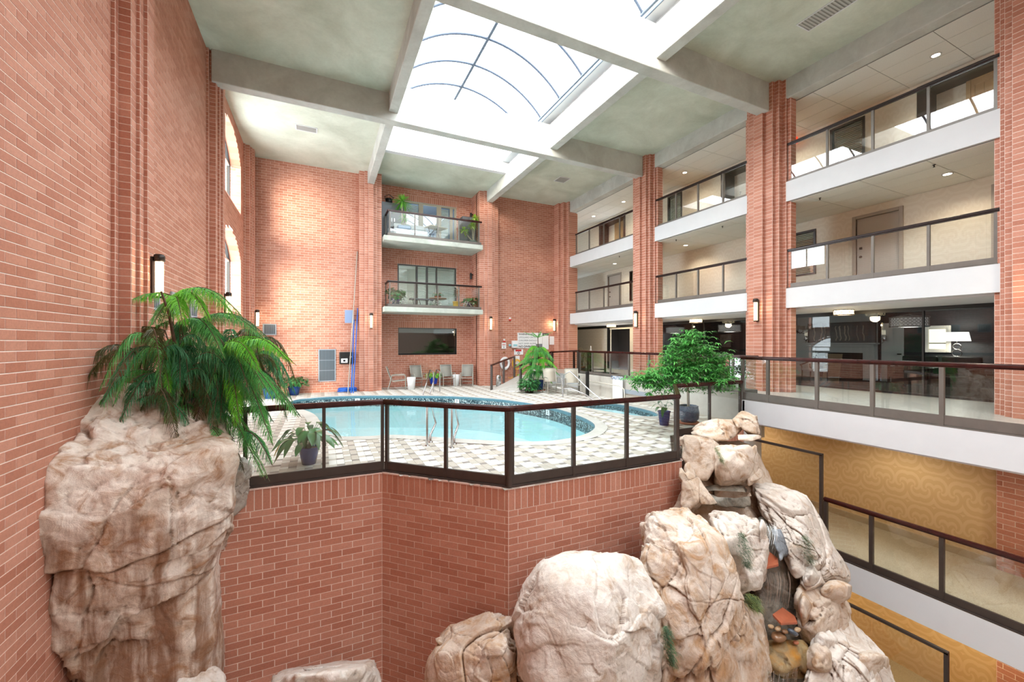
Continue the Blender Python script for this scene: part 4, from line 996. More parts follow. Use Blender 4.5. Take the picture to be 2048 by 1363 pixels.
def birch():
    N = NT('birch_picture'); tc = N.n('ShaderNodeTexCoord'); sep = N.n('ShaderNodeSeparateXYZ'); N.l(tc.outputs['Generated'], sep.inputs[0])
    nz = N.noise(3, 2, .5, tc.outputs['Generated']); x = N.math('ADD', sep.outputs['Y'], N.math('MULTIPLY', nz.outputs['Fac'], .09))
    acc = None
    for c, w in ((.15,.010),(.24,.006),(.37,.008),(.42,.012),(.50,.012),(.56,.007),(.74,.008),(.79,.011),(.90,.012)):
        d = N.math('ABSOLUTE', N.math('SUBTRACT', x, c+.045), 0); l = N.math('LESS_THAN', d, w*.75); acc = l if acc is None else N.math('MAXIMUM', acc, l)
    top = N.math('LESS_THAN', sep.outputs['Z'], .86); bot = N.math('GREATER_THAN', sep.outputs['Z'], .08); acc = N.math('MULTIPLY', acc, N.math('MULTIPLY', top, bot))
    N.l(N.mix(acc, rgb(14,13,13), rgb(170,150,130)), N.p.inputs['Base Color']); N.p.inputs['Roughness'].default_value = .3; return N.m
t = thing('birch_picture', 'long dark framed picture of birch trunks over the mantelpiece', 'picture', (LX-.12, 9.1, 1.42)); m = MB(); m.box((-.04, -1.12, 0), (-.02, 1.12, .74)); m.build('canvas', birch(), t)
m = MB(); m.box((-.05,-1.15,-.02),(0,1.15,0)); m.box((-.05,-1.15,.74),(0,1.15,.77)); m.box((-.05,-1.15,0),(0,-1.12,.74)); m.box((-.05,1.12,0),(0,1.15,.74)); m.build('frame', M['brown_wood'], t)
for px, w in ((1615, 'left'), (1770, 'right')):
    p = atX(px, 690, LX-.12); t = thing('lounge_sconce', 'ornate crystal wall sconce %s of the birch picture' % w, 'lamp', (LX-.12, p.y, 1.45)); m = MB()
    m.lathe([(.001,0),(.03,.0),(.02,.1),(.03,.2),(.02,.24)], (-.1, 0, 0), 10); m.tube([(-.02,0,.05),(-.1,.09,.1),(-.1,-.08,.02),(-.1,.05,-.06)], .012, 6); m.box((-.03,-.04,.02),(0,.04,.2)); m.build('arm', M['chrome'], t)
    m = MB(); m.lathe([(.055,.24),(.055,.40)], (-.1,0,0), 12); m.build('shade', plain('cream_shade', rgb(214,204,180), .6, emit=(1,.9,.7,1), es=.25), t)
# window with blind, lamp, console
y0, y1, z0, z1 = ck(1849, 704, 1903, 650, LX)
t = root('window_21', 'bright window with a wide pale frame in the lounge'); f = .12
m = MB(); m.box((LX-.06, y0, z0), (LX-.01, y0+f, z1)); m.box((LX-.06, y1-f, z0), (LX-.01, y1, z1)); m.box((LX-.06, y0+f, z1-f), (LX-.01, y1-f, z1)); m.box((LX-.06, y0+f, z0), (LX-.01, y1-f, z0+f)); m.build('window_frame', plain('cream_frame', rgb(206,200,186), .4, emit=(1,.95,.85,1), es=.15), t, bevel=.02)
m = MB(); m.box((LX-.02, y0+f, z0+f), (LX-.012, y1-f, z1-f)); m.build('bright_pane', plain('daylit_blind', rgb(240,230,190), .6, emit=(1.0,.93,.66,1), es=1.1), t)
m = MB(); m.box((LX-.03, y0+f, z0+f+.17), (LX-.02, y1-f, z0+f+.20)); m.build('blind_bar', M['brown_wood'], t)
p = atX(1914, 690, 18.0)
t = thing('table_lamp', 'lit table lamp with white drum shade and ring base in the lounge', 'lamp', (18.0, p.y, .75)); m = MB(); m.lathe([(.30,.70),(.25,.98)], (0,0,0), 24); m.build('lamp_shade', plain('lit_shade', rgb(255,250,240), .6, emit=(1,.96,.86,1), es=1.5), t, fix=False)
m = MB(); m.lathe([(.001,0),(.12,0),(.12,.02),(.001,.03)], (0,0,0), 16)
for zz, r in ((.13,.10),(.33,.11),(.53,.09)): m.tube([(0, r*math.cos(2*PI*k/16), zz+r*math.sin(2*PI*k/16)) for k in range(17)], .012, 6, cap=False)
m.tube([(0,0,.6),(0,0,.85)], .01, 6); m.build('lamp_base', M['chrome'], t); light(t, (0,0,.82), 28, (1,.93,.8), .1)
t = thing('console_table', 'dark console table under the lounge window', 'table', (18.05, 6.0, 0)); m = MB(); m.box((-.3,-1.4,.70),(.3,1.4,.75)); m.build('top', M['brown_wood'], t)
for sx in (-.26,.26):
    for sy in (-1.35,1.35): m = MB(); m.box((sx-.03,sy-.03,0),(sx+.03,sy+.03,.70)); m.build('leg', M['brown_wood'], t)
def drum(px, d, lab):
    p = atX(px, 650, 15.3); t = thing('drum_pendant', lab, 'lamp', (15.3, p.y, 1.86), 0, 'drum pendant lamps in the lounge'); R_ = .42; q = MB()
    for z in (0, .27): q.lathe([(R_,z-.012),(R_+.012,z-.012),(R_+.012,z+.012),(R_,z+.012)], (0,0,0), 32)
    for k in range(30):
        a = 2*PI*k/30
        for z in (.05,.135,.22):
            q.tube([(R_*math.cos(a+.09*math.cos(2*PI*j/8)), R_*math.sin(a+.09*math.cos(2*PI*j/8)), z+.038*math.sin(2*PI*j/8)) for j in range(9)], .006, 4, cap=False)
    q.build('metal_lattice', M['chrome'], t); m = MB(); m.lathe([(R_-.03,.01),(R_-.03,.25)], (0,0,0), 24); light(t, (0,0,-.1), 16, (1,.93,.82), .2); m.build('inner_shade', plain('grey_fabric', rgb(150,150,148), .8, emit=(1,.95,.9,1), es=.12), t, fix=False)
    m = MB(); m.tube([(0,0,.25),(0,0,.69)], .008, 6); m.lathe([(.001,.69),(.06,.69),(.06,.66),(.001,.66)], (0,0,0), 12)
    for k in range(3): m.tube([(0,0,.36),(R_*math.cos(k*2.09),R_*math.sin(k*2.09),.27)], .006, 5)
    m.build('stem', M['black'], t)
drum(1818, 0, 'silver lattice drum pendant in the lounge, nearest the camera'); drum(1459, 0, 'silver lattice drum pendant seen between the second and third columns, right one'); drum(1350, 0, 'silver lattice drum pendant seen between the second and third columns, left one')
t = thing('chandelier', 'small chandelier with grey shades hanging left in the lounge', 'lamp', (15.6, 9.1, 1.75)); m = MB(); m.tube([(0,0,.05),(0,0,.80)], .012, 6); m.lathe([(.001,0),(.03,.02),(.03,.08),(.001,.1)], (0,0,0), 10)
for k in range(5): a = 2*PI*k/5; m.tube([(0,0,.06),(.2*math.cos(a),.2*math.sin(a),-.02),(.38*math.cos(a),.38*math.sin(a),.06),(.38*math.cos(a),.38*math.sin(a),.12)], .01, 6)
m.build('frame', M['black'], t)
for k in range(5): a = 2*PI*k/5; m = MB(); m.lathe([(.09,.12),(.065,.26)], (.38*math.cos(a),.38*math.sin(a),0), 12); m.build('shade', plain('grey_shade', rgb(150,150,146), .7) if k == 0 else bpy.data.materials['grey_shade'], t, fix=False)
# lounge seating
M['cushion'] = plain('white_cushion', rgb(206,212,218), .8); M['dark_leather'] = plain('black_leather', rgb(18,18,20), .45)
def lounge_chair(loc, rz, lab, wood='brown_wood', cush='cushion'):
    t = thing('lounge_chair', lab, 'chair', loc, rz); m = MB(); m.box((-.27,-.26,.42),(.27,.26,.50)); m.build('cushion', M[cush], t, bevel=.03)
    m = MB(); m.tube([(-.30,-.28,.62),(-.33,.0,.66),(-.28,.26,.75),(-.15,.36,.92),(.15,.36,.92),(.28,.26,.75),(.33,.0,.66),(.30,-.28,.62)], .025, 8); m.build('bent_back', M[wood], t)
    for sx in (-.27,.27):
        for sy in (-.24,.25): m = MB(); m.tube([(sx,sy,0),(sx*.97,sy,.42),(sx*1.08,sy,.65)], .02, 6); m.build('leg', M[wood], t)
    m = MB(); m.box((-.08,.30,.5),(.08,.33,.9)); m.build('splat', M[wood], t)
p = atX(1629, 750, 15.4); lounge_chair((15.4, p.y, 0.012), -PI/2, 'bentwood armchair with a white cushion in the lounge behind the glass')
t = thing('folding_board', 'tan board leaning beside the bentwood armchair in the lounge', 'board', (15.9, atX(1660, 740, 15.9).y, .012)); m = MB(); m.bar((0,0,0),(.25,0,1.0),.5,.03,up=(0,0,1)); m.build('board', plain('tan_board', rgb(150,130,104), .7), t)
for px, w in ((1828, 'left'), (1912, 'right')):
    p = atX(px, 750, 16.6); t = thing('club_chair', 'black club chair in the lounge, %s of the pair under the window' % w, 'chair', (16.6, p.y, .012), -PI/2)
    m = MB(); m.box((-.42,-.38,.12),(.42,.38,.45)); m.build('seat', M['dark_leather'], t, bevel=.05); m = MB(); m.box((-.42,.3,.45),(.42,.45,.98)); m.build('backrest', M['dark_leather'], t, bevel=.05)
    for sx in (-.46,.36): m = MB(); m.box((sx,-.38,.3),(sx+.1,.38,.65)); m.build('arm', M['dark_leather'], t, bevel=.03)
    for sx in (-.36,.36):
        for sy in (-.32,.36): m = MB(); m.box((sx-.03,sy-.03,0),(sx+.03,sy+.03,.12)); m.build('leg', M['brown_wood'], t)
def wall_art(px, py, w, h, x, lab, c):
    p = atX(px, py, x); t = thing('framed_picture', lab, 'picture', (x, p.y, p.z)); m = MB(); m.box((-.03,-w/2-.03,-h/2-.03),(0,w/2+.03,h/2+.03)); m.build('frame', M['brown_wood'], t); m = MB(); m.box((-.035,-w/2,-h/2),(-.03,w/2,h/2)); m.build('print', c, t)
wall_art(1452, 681, .62, .62, LX, 'framed print on the dark lounge wall under the drum pendant', plain('muted_print', rgb(120,110,104), .6, var=.6, scale=5))
wall_art(1286, 680, .5, .5, 14.3, 'small picture on the papered wall beside the third column', plain('grey_print', rgb(90,80,76), .6, var=.6, scale=6))
# high table on the gallery by the ramp, with plant
t = thing('glass_display_table', 'tall dark table with a brochure on top at the gallery corner by the ramp', 'table', (10.9, 15.2, 0)); m = MB(); m.box((-.5,-.6,.98),(.5,.6,1.03)); m.build('top', M['brown_wood'], t)
for sx in (-.45,.45):
    for sy in (-.55,.55): m = MB(); m.box((sx-.035,sy-.035,0),(sx+.035,sy+.035,.98)); m.build('leg', M['brown_wood'], t)
m = MB(); m.box((-.45,-.55,.2),(.45,.55,.24)); m.build('shelf', M['brown_wood'], t)
m = MB(); m.box((-.3,-.4,0),(.3,.4,.012)); o = m.build('brochure_sheet', M['sign_white']); o.location = (10.9, 15.2, 1.03); tag(o, 'white sheet lying on the tall table by the ramp', 'paper')
m = MB(); m.lathe([(.001,0),(.05,0),(.02,.12),(.03,.2),(.001,.22)], (0,0,0), 10); o = m.build('hand_bell', plain('pale_metal', rgb(200,196,186), .3, .6)); o.location = (10.95, 15.15, 1.042); tag(o, 'small pale ornament on the tall table by the ramp', 'ornament')

# ================================================================ pool deck furniture
M['alu'] = plain('champagne_aluminium', rgb(176,172,162), .35, .5); M['sling'] = plain('grey_sling_fabric', rgb(150,148,140), .85, var=.06, scale=60); M['sling2'] = plain('beige_sling_fabric', rgb(196,188,172), .85, var=.05, scale=60)
def deck_chair(loc, rz, lab, sl='sling', grp='sling armchairs round the pool', proto=[None, None]):
    t = thing('pool_chair', lab, 'chair', loc, rz, grp)
    sd = [(-.29, 1), (.29, -1)]
    for sx, _ in sd:
        m = MB(); m.tube([(sx,-.34,0),(sx,-.33,.40),(sx,-.32,.60),(sx,-.26,.66),(sx,.10,.655),(sx,.28,.63)], .017, 8); m.build('front_leg_arm', M['alu'], t)
        m = MB(); m.tube([(sx*.93,-.33,.42),(sx*.93,.22,.37),(sx*.93,.30,.45),(sx*.93,.50,1.02)], .016, 8); m.build('side_rail', M['alu'], t)
        m = MB(); m.tube([(sx,.44,0),(sx,.34,.30),(sx,.27,.63)], .016, 8); m.build('rear_leg', M['alu'], t)
    m = MB(); n = 8
    pr = [(-.33,.42),(-.15,.385),(.05,.365),(.22,.37),(.30,.45),(.36,.62),(.43,.82),(.50,1.02)]
    vs = [(sx*.9, y, z+dz) for dz in (0, .012) for y, z in pr for sx in (-.29,.29)]
    k = len(pr); fs = []
    for i in range(k-1): fs += [(2*i,2*i+1,2*i+3,2*i+2), (2*k+2*i,2*k+2*i+2,2*k+2*i+3,2*k+2*i+1)]
    m2 = MB(); m2.add(vs[:8]+vs[2*k:2*k+8], [(0,1,3,2),(2,3,5,4),(4,5,7,6),(8,10,11,9),(10,12,13,11),(12,14,15,13),(0,8,9,1),(0,2,10,8),(2,4,12,10),(4,6,14,12),(1,9,11,3),(3,11,13,5),(5,13,15,7)], True); m2.build('seat', M[sl], t)
    m3 = MB(); b0 = vs[8:2*k]+vs[2*k+8:]; m3.add(b0, [(0,1,3,2),(2,3,5,4),(4,5,7,6),(8,10,11,9),(10,12,13,11),(12,14,15,13),(6,7,15,14),(0,2,10,8),(2,4,12,10),(4,6,14,12),(1,9,11,3),(3,11,13,5),(5,13,15,7)], True); m3.build('backrest', M[sl], t)
    for q0, q1 in (((-.27,-.33,.42),(.27,-.33,.42)), ((-.27,.5,1.02),(.27,.5,1.02)), ((-.27,.38,.2),(.27,.38,.2))): m = MB(); m.tube([q0, q1], .015, 6); m.build('cross_bar', M['alu'], t)
    return t
c0 = deck_chair((3.15, 18.95, DK), math.radians(78), 'grey sling armchair seen from its side, beside the left brick pier')
def dchair(loc, rz, lab): return dup(c0, loc, rz, lab)
dchair((4.15, 19.3, DK), math.radians(6), 'grey sling armchair second from the left under the dark window'); dchair((5.55, 19.25, DK), math.radians(-3), 'grey sling armchair right of the bright green potted plant'); dchair((6.4, 18.9, DK), math.radians(-22), 'grey sling armchair turned aside next to the right brick pier')
c1 = deck_chair((8.72, 14.75, DK), math.radians(-14), 'beige sling armchair left of the pair in front of the drooping pine', 'sling2'); dup(c1, (9.25, 14.0, DK), math.radians(-24), 'beige sling armchair right of the pair, beside the hot tub handrail')
def tapered(name, x, y, r0, r1, h, mt, lab, cat='table'):
    m = MB(); m.lathe([(.001,0),(r0,0),(r1,h-.02),(r1-.01,h),(.001,h)], (0,0,0), 20); o = m.build(name, mt); o.location = (x, y, DK); return tag(o, lab, cat)
M['white_resin'] = plain('white_resin', rgb(236,238,240), .45)
tapered('side_table', 3.68, 18.65, .15, .20, .55, M['white_resin'], 'white tapered side table by the leftmost pool chair'); tapered('side_table', 6.0, 19.35, .15, .18, .55, M['white_resin'], 'white tapered side table between the two right pool chairs')
m = MB(); m.lathe([(.001,0),(.13,0),(.13,.5),(.11,.54),(.001,.54)], (0,0,0), 18); o = m.build('waste_bin', M['steel']); p = atZ(997, 772, DK); o.location = (p.x, min(p.y, 18.9), DK); tag(o, 'small round steel waste bin at the foot of the ramp', 'bin')
# wall items on the left back panel
def grille(loc, rz, w, h, lab, n=9, bars=2):
    t = thing('wall_grille', lab, 'vent', loc, rz); f = .04
    m = MB(); m.box((-w/2-f,-.03,-f),(w/2+f,0,0)); m.box((-w/2-f,-.03,h),(w/2+f,0,h+f)); m.box((-w/2-f,-.03,0),(-w/2,0,h)); m.box((w/2,-.03,0),(w/2+f,0,h)); m.build('grille_frame', plain('grille_grey', rgb(150,160,170), .5) if 'grille_grey' not in bpy.data.materials else bpy.data.materials['grille_grey'], t)
    m = MB(); m.box((-w/2,-.006,0),(w/2,0,h)); m.build('backing', plain('grille_dark', rgb(70,80,88), .7) if 'grille_dark' not in bpy.data.materials else bpy.data.materials['grille_dark'], t)
    q = MB(); q.box((0,-.022,0),(w/n*.5,-.006,h)); me = None
    for k in range(n):
        if me is None: o = q.build('slat', plain('grille_slat', rgb(104,116,126), .5) if 'grille_slat' not in bpy.data.materials else bpy.data.materials['grille_slat'], t); me = o.data
        else: o = link(bpy.data.objects.new('slat', me), t)
        o.location = (-w/2 + w*k/n, 0, 0)
    for k in range(bars): m = MB(); m.box((-w/2,-.028,h*(k+1)/(bars+1)-.008),(w/2,-.02,h*(k+1)/(bars+1)+.008)); m.build('cross_strip', bpy.data.materials['grille_grey'], t)
Y0 = YB-.012
grille((.23, Y0, -.21), 0, .60, 1.30, 'tall grey louvred grille low on the far left brick wall', 12); grille((-1.89, Y0, 1.75), 0, .40, .38, 'small square grey grille high on the far left brick wall', 6, 0)
for y, w in ((8.95, 'nearest the pilaster'), (10.1, 'middle one'), (11.35, 'farthest')): grille((XL+.012, y, 2.0), PI/2, .42, .34, 'small grey grille on the left wall above the pine, ' + w, 5, 0)
t = thing('control_box', 'black wall cabinet with a pale dial beside the leaning poles', 'box', (1.0, Y0, .48)); m = MB(); m.box((-.29,-.14,0),(.29,0,.52)); m.build('cabinet', M['black'], t, bevel=.02); m = MB(); m.box((-.22,-.16,.06),(.04,-.14,.24)); m.build('dial_plate', M['sign_white'], t, bevel=.01); m = MB(); m.box((-.14,-.168,.11),(-.05,-.16,.19)); m.build('display', M['black'], t); m = MB(); m.box((.12,-.145,.28),(.23,-.14,.34)); m.build('badge', M['grid'], t)
m = MB(); m.box((.23,-.06,-.22),(.29,0,-.08)); m.tube([(.26,-.03,-.2),(.26,-.03,-1.15)], .02, 6); m.build('conduit', bpy.data.materials['grille_grey'], t)
M['blue'] = plain('blue_hose_plastic', rgb(24,96,196), .4)
t = thing('pool_hose', 'coil of blue vacuum hose on the deck below the leaning poles', 'hose', (1.02, 18.85, DK)); m = MB(); pts = []
for k in range(90): a = 2*PI*k/22; r = .30+.03*math.sin(k*.7); pts.append((r*1.15*math.cos(a), r*.8*math.sin(a), .03+.028*k/22*1.3))
m.tube(pts, .027, 8); m.build('coil', M['blue'], t); 
def pole(lab, p0, p1, r, mt, extra=None, nm='pool_pole'):
    t = thing(nm, lab, 'pole', p0); v = Vector(p1)-Vector(p0); m = MB(); m.tube([(0,0,0), v], r, 8); m.build('shaft', mt, t); return t, v
pole('long silver telescopic pole leaning in the corner by the left pier', (1.02, 18.42, DK), (1.44, 19.16, 5.4), .022, M['alu'])
tn, v = pole('leaf skimmer with a blue pole and pale blue net leaning by the left pier', (1.14, 18.35, DK), (1.30, 19.05, 2.4), .024, M['blue'], nm='leaf_skimmer')
m = MB(); m.box((-.22,.55,2.95),(.14,.60,3.50)); m.tube([(.13,.68,3.05),(.02,.6,3.0)], .015, 6); m.build('net', plain('pale_blue_net', rgb(128,146,180), .8), tn)
pole('blue brush pole leaning against the left pier', (1.22, 18.3, DK), (1.44, 18.95, 2.9), .02, M['blue'])
# signs and equipment on the right back panel
def sign(nm, px0, py0, px1, py1, lab, mt, cat='sign', th=.02, y=None):
    y = y or Y0; a, c = atY(px0, py0, y), atY(px1, py1, y); w, h = c.x-a.x, abs(a.z-c.z)
    t = thing(nm, lab, cat, ((a.x+c.x)/2, y, min(a.z, c.z))); m = MB(); m.box((-w/2,-th,0),(w/2,0,h)); m.build('board', mt, t); return t, w, h
t, w, h = sign('warning_sign', 1035, 696, 1084, 665.5, 'large white sign lettered WARNING and NO DIVING on the brick wall', M['sign_white'])
M['ink_grey'] = plain('grey_ink', rgb(120,124,130), .6)
for i, (s_, sz, ink, bo) in enumerate((('WARNING NO', .135, 'ink', .002), ('LIFEGUARD ON DUTY', .12, 'ink_grey', 0), ('CHILDREN SHOULD', .12, 'ink_grey', 0), ('NOT SWIM ALONE', .12, 'ink_grey', 0), ('NO DIVING', .16, 'ink', .003))): lettering(s_, sz, M[ink], t, (-w*.46, -.024, h*(.90-.2*i)), align='LEFT', bold=bo)
m = MB(); m.box((w*.24,-.024,0),(w/2,-.02,h*.28)); m.build('grey_box', M['ink_grey'], t)
t, w, h = sign('rules_sign', 1084.5, 698, 1097, 666, 'tall white sign with a dark heading, right of the warning sign', M['sign_white']); m = MB(); m.box((-w/2,-.026,h*.86),(w/2,-.02,h)); m.build('heading', M['ink'], t); lettering('POOL RULES', .06, M['sign_white'], t, (0,-.028,h*.93))
sign('notice_sheet', 1099, 689, 1109, 672, 'small white notice at the right end of the row of pool signs', M['sign_white'])
t, w, h = sign('notice_sign', 1003, 697, 1012, 685, 'small white notice with red print near the right pier', M['sign_white']); m = MB(); m.box((-w*.35,-.024,h*.68),(w*.35,-.02,h*.76)); m.box((-w*.3,-.024,h*.52),(w*.3,-.02,h*.56)); m.build('print', M['sign_red'], t); m = MB(); m.box((-w*.06,-.024,h*.14),(w*.06,-.02,h*.36)); m.build('symbol', M['ink'], t)
t, w, h = sign('rescue_sign', 1028, 709, 1046, 698, 'white and red sign below the warning sign', M['sign_white']); m = MB(); m.box((-w*.35,-.024,h*.62),(w*.3,-.02,h*.95)); m.build('red_band', M['sign_red'], t); m = MB(); m.lathe([(.04,0),(.07,0)], (0,-.024,h*.3), 14, axis='y'); m.build('symbol', M['ink'], t, fix=False)
t, w, h = sign('defibrillator_box', 1023, 695, 1032.5, 681, 'rounded white cabinet left of the warning sign', M['white_resin'], 'box', .16); m = MB(); m.box((-w*.4,-.166,h*.2),(w*.4,-.16,h*.5)); m.build('label', plain('pale_teal', rgb(150,196,206), .5), t)
p = atY(1019.5, 690, Y0); t = thing('wall_gauge', 'small round pale blue gauge beside the white cabinet', 'gauge', (p.x, Y0, p.z)); m = MB(); m.lathe([(.001,.06),(.07,.06),(.07,0)], (0,0,0), 16, axis='y'); m.build('dial', bpy.data.materials['pale_teal'], t)
for px, py, w in ((1019.5, 638, 'above the pool signs'), (1008, 681, 'near the right pier')):
    p = atY(px, py, Y0); t = thing('alarm_strobe', 'small white and red alarm strobe on the brick wall ' + w, 'alarm', (p.x, Y0, p.z)); m = MB(); m.box((-.05,-.05,0),(.05,0,.09)); m.build('lens', M['white_resin'], t, bevel=.015); m = MB(); m.box((-.055,-.06,-.07),(.055,0,0)); m.build('base', M['sign_red'], t, bevel=.01)
p = atY(1010, 726, Y0-.1); t = thing('life_ring', 'white life ring hanging on the brick wall behind the ramp', 'life ring', (p.x, Y0-.08, p.z)); m = MB()
R_ = .23; m.tube([(R_*math.cos(2*PI*k/28), 0, R_*1.15*math.sin(2*PI*k/28)) for k in range(29)], .065, 10, cap=False); m.build('ring', M['white_resin'], t); m = MB(); m.tube([(-.22,-.05,-.2),(-.27,-.06,-.6),(-.1,-.05,-.95),(-.16,-.05,-.4),(.1,-.07,-.3)], .012, 6); m.build('rope', plain('pale_rope', rgb(220,216,204), .8), t)
p = atY(1031, 722, Y0); t = thing('hose_reel', 'coiled yellow hose on a white reel box on the brick wall', 'hose', (p.x, Y0, p.z-.2)); m = MB(); m.box((-.17,-.16,.05),(.17,0,.48)); m.build('reel_box', M['white_resin'], t, bevel=.02)
m = MB()
for k in range(5): m.tube([((.26-.02*k)*math.cos(2*PI*j/24)*.9, -.10-.03*k, .10+(.30-.02*k)*math.sin(2*PI*j/24)-.02*k) for j in range(25)], .016, 6, cap=False)
m.tube([(.0,-.2,-.2),(-.05,-.2,-.5),(-.35,-.2,-.65),(-.5,-.2,-.6)], .015, 6); m.build('hose', plain('yellow_hose', rgb(240,190,60), .45), t)
m = MB(); m.lathe([(.001,.0),(.035,0),(.03,.05),(.001,.06)], (0,0,0), 10, axis='y'); o = m.build('hose_tap', plain('brass', rgb(170,130,60), .3, .9)); p = atY(1008, 704, Y0); o.location = p; tag(o, 'small brass tap on the brick wall above the life ring', 'tap')
# caution board leaning by the hot tub
p0, p1 = atX(1225.5, 793, 9.86), atX(1245, 767, 9.86)
t = thing('caution_sign', 'white CAUTION board standing against the low concrete wall', 'sign', (9.88, (p0.y+p1.y)/2, DK), -PI/2); w, h = abs(p0.y-p1.y), .87
m = MB(); m.box((-w/2,-.03,0),(w/2,0,h)); m.build('board', M['sign_white'], t, bevel=.01); lettering('CAUTION', .16, plain('sign_blue', rgb(90,120,160), .5), t, (0,-.034,h*.92), bold=.003)
p0, p1 = atX(1248, 785, 9.97), atX(1300, 797, 9.97); m = MB(); m.box((9.93, min(p0.y,p1.y), -.42), (9.978, max(p0.y,p1.y), -.28)); tag(m.build('wall_register', bpy.data.materials['grille_grey']), 'long low air register in the concrete wall behind the hot tub', 'vent')
# balcony things
M['charcoal'] = plain('charcoal_cabinet', rgb(96,98,104), .6)
zb = 6.08
def boxthing(nm, lo, hi, mt, lab, cat, part='body', panels=0):
    t = thing(nm, lab, cat, (lo[0], lo[1], lo[2])); m = MB(); m.box((0,0,0),(hi[0]-lo[0],hi[1]-lo[1],hi[2]-lo[2])); m.build(part, mt, t, bevel=.01)
    W_ = hi[0]-lo[0]; H_ = hi[2]-lo[2]
    for k in range(panels): m = MB(); m.box((W_*k/panels+.01,-.015,.03),(W_*(k+1)/panels-.01,0,H_-.03)); dd = m.build('door', mt, t); m = MB(); xx = W_*(k+.88 if k == 0 else k+.12)/panels; m.box((xx-.01,-.035,H_*.5),(xx+.01,-.015,H_*.5+.16)); m.build('handle', M['chrome'], dd)
    return t
boxthing('storage_cabinet', (2.5, 19.4, zb), (3.5, 19.95, zb+1.75), plain('grey_cabinet', rgb(120,124,132), .6), 'tall grey storage cabinet at the left end of the upper balcony', 'cabinet', panels=2)
boxthing('storage_cabinet', (6.3, 19.3, zb), (6.98, 19.95, zb+1.55), M['charcoal'], 'charcoal storage cabinet at the right end of the upper balcony', 'cabinet', panels=2)
t = thing('watering_can', 'black watering can on top of the left cabinet of the upper balcony', 'watering can', (2.85, 19.6, zb+1.75)); m = MB(); m.lathe([(.001,0),(.16,0),(.15,.22),(.001,.24)], (0,0,0), 16); m.build('can', M['black'], t); m = MB(); m.tube([(-.14,0,.12),(-.2,0,.3),(0,0,.42),(.2,0,.3),(.14,0,.2)], .018, 6); m.build('handle', M['black'], t)
t = thing('balcony_table', 'small folding table on the upper balcony', 'table', (4.9, 19.0, zb), math.radians(20)); m = MB(); m.box((-.45,-.3,.70),(.45,.3,.73)); m.build('top', plain('pale_wood', rgb(206,194,170), .5), t)
for s1 in (-.25,.25): m = MB(); m.tube([(s1-.25,0,0),(s1+.2 if s1 < 0 else s1-.2,0,.7)], .015, 6); m.tube([(s1+.1,.1,0),(s1-.1,.1,.7)], .015, 6); m.build('leg', M['black'], t)
t = thing('outdoor_sofa', 'pale outdoor sofa with a blue grey cushion on the upper balcony', 'sofa', (3.7, 18.95, zb)); m = MB(); m.box((-.7,-.3,.08),(.75,.35,.42)); m.build('seat', plain('pale_linen', rgb(222,226,230), .8), t, bevel=.05); m = MB(); m.box((-.7,.2,.4),(.75,.4,.78)); m.build('backrest', bpy.data.materials['pale_linen'], t, bevel=.05); m = MB(); m.box((-.6,-.25,.42),(-.0,.1,.60)); m.build('cushion', plain('blue_grey_cushion', rgb(160,180,206), .8), t, bevel=.06)
for px, py, x, w in ((958, 420, 7.0, 'upper'), (950, 540, 7.0, 'lower')):
    t = thing('balcony_lantern', 'black lantern on the side of the right pier over the %s balcony' % w, 'lamp', (7.02, 19.75, zb+1.75 if w == 'upper' else 2.98+1.8)); m = MB(); m.lathe([(.06,-.15),(.06,.12),(.001,.18)], (-.12,0,0), 10); m.box((-.1,-.02,.05),(0,.02,.1)); m.build('body', M['black'], t)
    if w == 'upper': m = MB(); m.lathe([(.045,-.42),(.05,-.16)], (-.12,0,0), 10); m.build('glass', M['chrome'], t)
for x, z, w in ((3.15, 0, 'left'), (6.75, 0, 'right')):
    pass
t = thing('wicker_bench', 'low dark wrought iron bench on the lower balcony', 'bench', (4.2, 18.85, 2.98)); m = MB(); m.box((-.55,-.18,.38),(.55,.18,.44)); m.build('seat', M['charcoal'], t, bevel=.01)
for s1 in (-.45,-.15,.15,.45): m = MB(); m.tube([(s1,-.1,0),(s1+.06,-.1,.2),(s1,-.1,.4)], .014, 6); m.build('leg', M['black'], t)
t = thing('round_bistro_table', 'small round bistro table with flowers on the lower balcony', 'table', (5.05, 19.25, 2.98)); m = MB(); m.lathe([(.001,.50),(.42,.50),(.42,.54),(.001,.54)], (0,0,0), 20); m.build('top', plain('mosaic_top', rgb(170,140,120), .5, var=.3, scale=20), t); m = MB(); m.tube([(0,0,0),(0,0,.5)], .03, 8); m.build('leg', M['black'], t)
